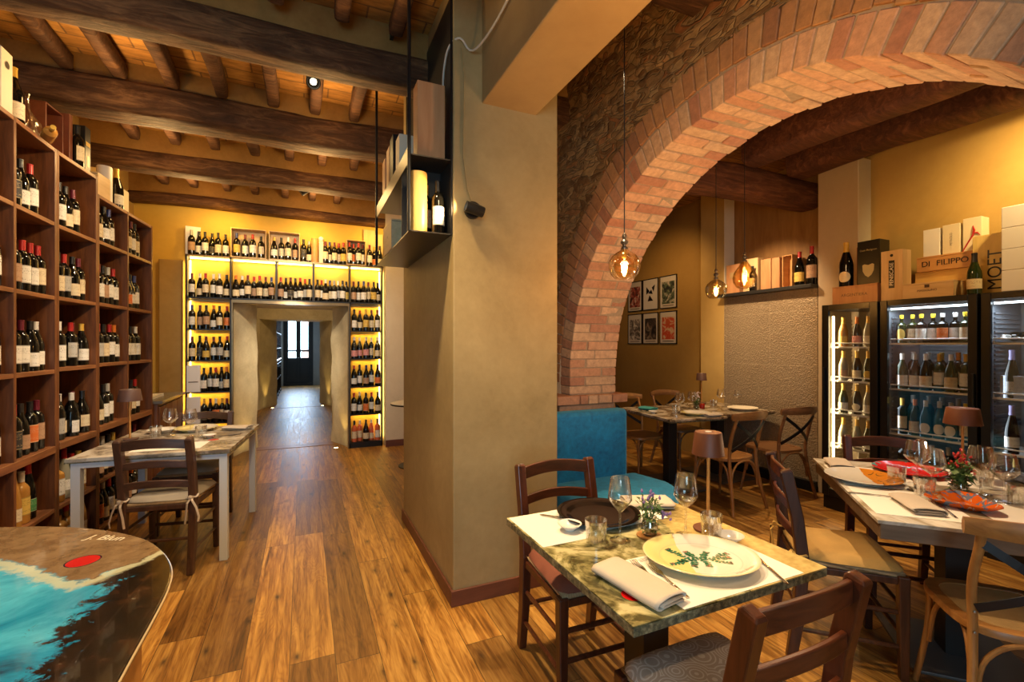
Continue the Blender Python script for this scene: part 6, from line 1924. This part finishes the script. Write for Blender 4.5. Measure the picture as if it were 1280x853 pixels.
# ================================================================== hanging steel shelf on the pillar
hs_ = thing('hanging_shelf', 'black steel shelf hung from the ceiling against the pillar', 'shelf', (0, 0, 0))
HX0, HX1, HY0, HY1 = .515, .752, 2.50, 3.72
MB().box((HX0, HY0, 2.062), (HX1, HY1, 2.068)).build('shelf_board', M['raw_steel'], hs_)
MB().box((HX0, HY0, 2.475), (HX1, HY1, 2.481)).build('shelf_board', M['raw_steel'], hs_)
for x, y in ((HX0, HY0), (HX1, HY0), (HX0, HY1), (HX1, HY1)): MB().cyl((x, y, 2.062), (x, y, 3.44), .010, n=8).build('hanging_rod', M['black'], hs_)
mb = MB(); mb.box((HX0, HY0-.01, 3.42), (HX1, HY0+.01, 3.45)); mb.box((HX0-.01, HY0, 3.42), (HX0+.01, HY1, 3.45)); mb.build('top_frame', M['black'], hs_)
MB().box((HX0+.002, 2.72, 2.068), (HX1, 2.726, 2.475)).build('divider_plate', M['anthracite'], hs_)
MB().box((HX1-.004, HY0, 2.068), (HX1, HY1, 3.40)).build('rear_plate', M['anthracite'], hs_)
MB().box((HX0-.003, 2.52, 2.43), (HX0+.003, HY1, 2.52)).build('side_lip', M['raw_steel'], hs_)
wbox('bottle_box', 'reddish wooden bottle box standing on the hanging shelf front', 'box', (.648, 2.60, 2.482), 0, (.155,.11,.43), M['cedar'], lid=False)
g = MB().lathe([(.0,0),(.052,0),(.052,.335),(.0,.335)], 26).build('bottle_tube', wood('golden_tube_wood', (.58,.33,.08), (.72,.46,.14), .4, 5, 'z', .03, 6), None, smooth=True, angle=30); g.location = (.578, 2.575, 2.069); tag(g, 'golden wooden tube on the lower hanging shelf', 'bottle tube')
bottle('bord', 'bottle', 'black', 'white', (.69, 2.565, 2.069), .3, 'black wine bottle with white label on the lower hanging shelf', scale=1.0)
bottle('bord', 'bottle', 'gold', 'tan', (.645, 2.66, 2.069), .3, 'dark bottle with gold neck behind the labelled bottle on the hanging shelf', scale=1.0)
t = wbox('wine_case', 'light wooden wine case on the far end of the lower hanging shelf', 'box', (.61, 3.18, 2.069), 0, (.20,.30,.19), M['pine'], lid=True)
MB().lathe([(.0,0),(.008,0),(.0,.001)], 10, M=Matrix.Translation((-.1005, 0, .1)) @ Matrix.Rotation(-PI/2, 4, 'Y')).build('round_hole', M['black'], t)
wbox('gift_box', 'black box behind the light wine case on the hanging shelf', 'box', (.66, 3.45, 2.069), 0, (.16,.16,.27), M['black'], lid=False)
for i, (y, h, m) in enumerate([(2.95, .27, M['cream_card']), (3.17, .36, M['black']), (3.32, .34, M['cedar']), (3.50, .32, M['cedar'])]):
    wbox('bottle_box', '%s box on the upper hanging shelf, %s behind the tall reddish box' % (['cream', 'black', 'reddish wooden', 'brown wooden'][i], ORD[i]), 'box', (.60, y, 2.482), 0, (.13,.12,h), m, 'boxes on the upper hanging shelf', lid=False)

# spots: one on the pillar, one on the ceiling beam, one near the far wall
sp_ = thing('wall_spotlight', 'small black cylinder spotlight on the pillar face', 'spotlight', (.865, 2.48, 2.205))
MB().lathe([(.0,0),(.048,0),(.048,.022),(.044,.026),(0,.026)], 26, M=Matrix.Rotation(PI/2, 4, 'X')).build('mounting_plate', M['black'], sp_, smooth=True, angle=30)
MB().lathe([(.0,-.05),(.028,-.05),(.030,-.045),(.030,.055),(.026,.055),(.024,.04),(0,.04)], 24, M=Matrix.Translation((-.005,-.065,-.01)) @ Matrix.Rotation(-1.35, 4, 'Y')).build('lamp_barrel', M['black'], sp_, smooth=True, angle=30)
MB().lathe([(.0,.042),(.022,.042),(.0,.044)], 20, M=Matrix.Translation((-.005,-.065,-.01)) @ Matrix.Rotation(-1.35, 4, 'Y')).build('led_disc', glow('spot_led', (1,.8,.5), 8), sp_)
spot('pillar_spot_light', (.79, 2.41, 2.21), (.3, 2.7, 2.25), 16, (1,.66,.3), 80, .6, .02)
sp2 = thing('ceiling_spotlight', 'lit black spotlight hanging between the ceiling joists', 'spotlight', (.06, 3.60, 3.36))
MB().cyl((0,0,.0), (0,0,.12), .008, n=8).build('stem', M['black'], sp2)
MB().lathe([(.0,.07),(.045,.07),(.048,.065),(.048,-.06),(.042,-.06),(.038,-.04),(0,-.04)], 24, M=Matrix.Translation((0,-.02,-.03)) @ Matrix.Rotation(-.8, 4, 'X')).build('lamp_barrel', M['black'], sp2, smooth=True, angle=30)
MB().lathe([(.0,-.046),(.020,-.046),(.0,-.044)], 20, M=Matrix.Translation((0,-.02,-.03)) @ Matrix.Rotation(-.8, 4, 'X')).build('led_disc', glow('spot_led_bright', (1,.82,.5), 40), sp2)
sp3 = thing('ceiling_spotlight', 'unlit black spotlight under the third ceiling beam', 'spotlight', (.02, 6.0, 3.28))
MB().cyl((0,0,.0), (0,0,.2), .008, n=8).build('stem', M['black'], sp3)
MB().lathe([(.0,.05),(.04,.05),(.04,-.07),(0,-.07)], 20, M=Matrix.Rotation(.9, 4, 'Y')).build('lamp_barrel', M['black'], sp3, smooth=True, angle=30)
MB().lathe([(.0,-.075),(.038,-.072),(.0,-.068)], 20, M=Matrix.Rotation(.9, 4, 'Y')).build('lens', M['anthracite'], sp3)
def smooth3(P, m_=5):
    out = []
    for i in range(len(P)-1):
        p0, p1, p2, p3 = [Vector(P[max(0, min(len(P)-1, i+k))]) for k in (-1, 0, 1, 2)]
        for k in range(m_):
            u = k/m_; out.append(.5*((2*p1)+(-p0+p2)*u+(2*p0-5*p1+4*p2-p3)*u*u+(-p0+3*p1-3*p2+p3)*u**3))
    return out+[Vector(P[-1])]
# white cable clipped along the pillar top and beam
cab = MB().tube([(*q_, z_) for (q_, z_) in [((x_, y_), z_) for x_, y_, z_ in smooth3([(.91, -.6, 3.3), (.912, .8, 3.28), (.912, 1.7, 3.20), (.905, 2.2, 3.12), (.86, 2.45, 3.09), (.79, 2.465, 3.15), (.742, 2.52, 3.12), (.735, 2.6, 3.03), (.735, 2.62, 2.9)])]], .006, 8).build('white_cable', plain('cable_white', (.55,.50,.44), .5), None, smooth=True)
tag(cab, 'pale electric cable running over the pillar top', 'cable')
cab = MB().tube([(.80, 2.472, 3.10), (.815, 2.472, 2.95), (.81, 2.472, 2.5), (.835, 2.472, 2.32), (.86, 2.472, 2.25)], .004, 8).build('spotlight_cable', M['pillar'], None, smooth=True)
tag(cab, 'thin painted cable dropping down the pillar to the spotlight', 'cable')

# floor uplights in the passage
for i, (x, y, d, pw) in enumerate([(-.70, 7.18, 'left', 9), (.47, 7.02, 'right', 9), (-.72, 11.95, 'left', 14), (.46, 11.95, 'right', 14)]):
    w_ = 'near end' if i < 2 else 'far end'
    t = thing('floor_uplight', 'small round floor uplight at the %s jamb, %s of the passage' % (d, w_), 'floor light', (x+(.06 if x < 0 else -.06), y-(.08), 0))
    MB().lathe([(.0,.004),(.03,.004),(.034,.002),(.036,.0)], 20).build('bezel', M['steel'], t, smooth=True)
    MB().lathe([(.0,.0055),(.022,.0055),(.024,.0042)], 16).build('lens', glow('uplight_lens', (1,.72,.28), 25), t)
    spot('uplight', (x+(.05 if x < 0 else -.05), y-.06, .02), (x+(.0 if x < 0 else -.0), y+.03, 1.2), pw, (1,.62,.16), 60, .8, .01)
spot('passage_glow', (-.1, 9.6, 3.0), (-.1, 11.8, 1.0), 60, (1,.62,.25), 90, .9, .08)
spot('passage_glow_near', (-.15, 6.0, 2.2), (-.15, 7.6, 1.0), 120, (1,.80,.55), 60, .9, .06)
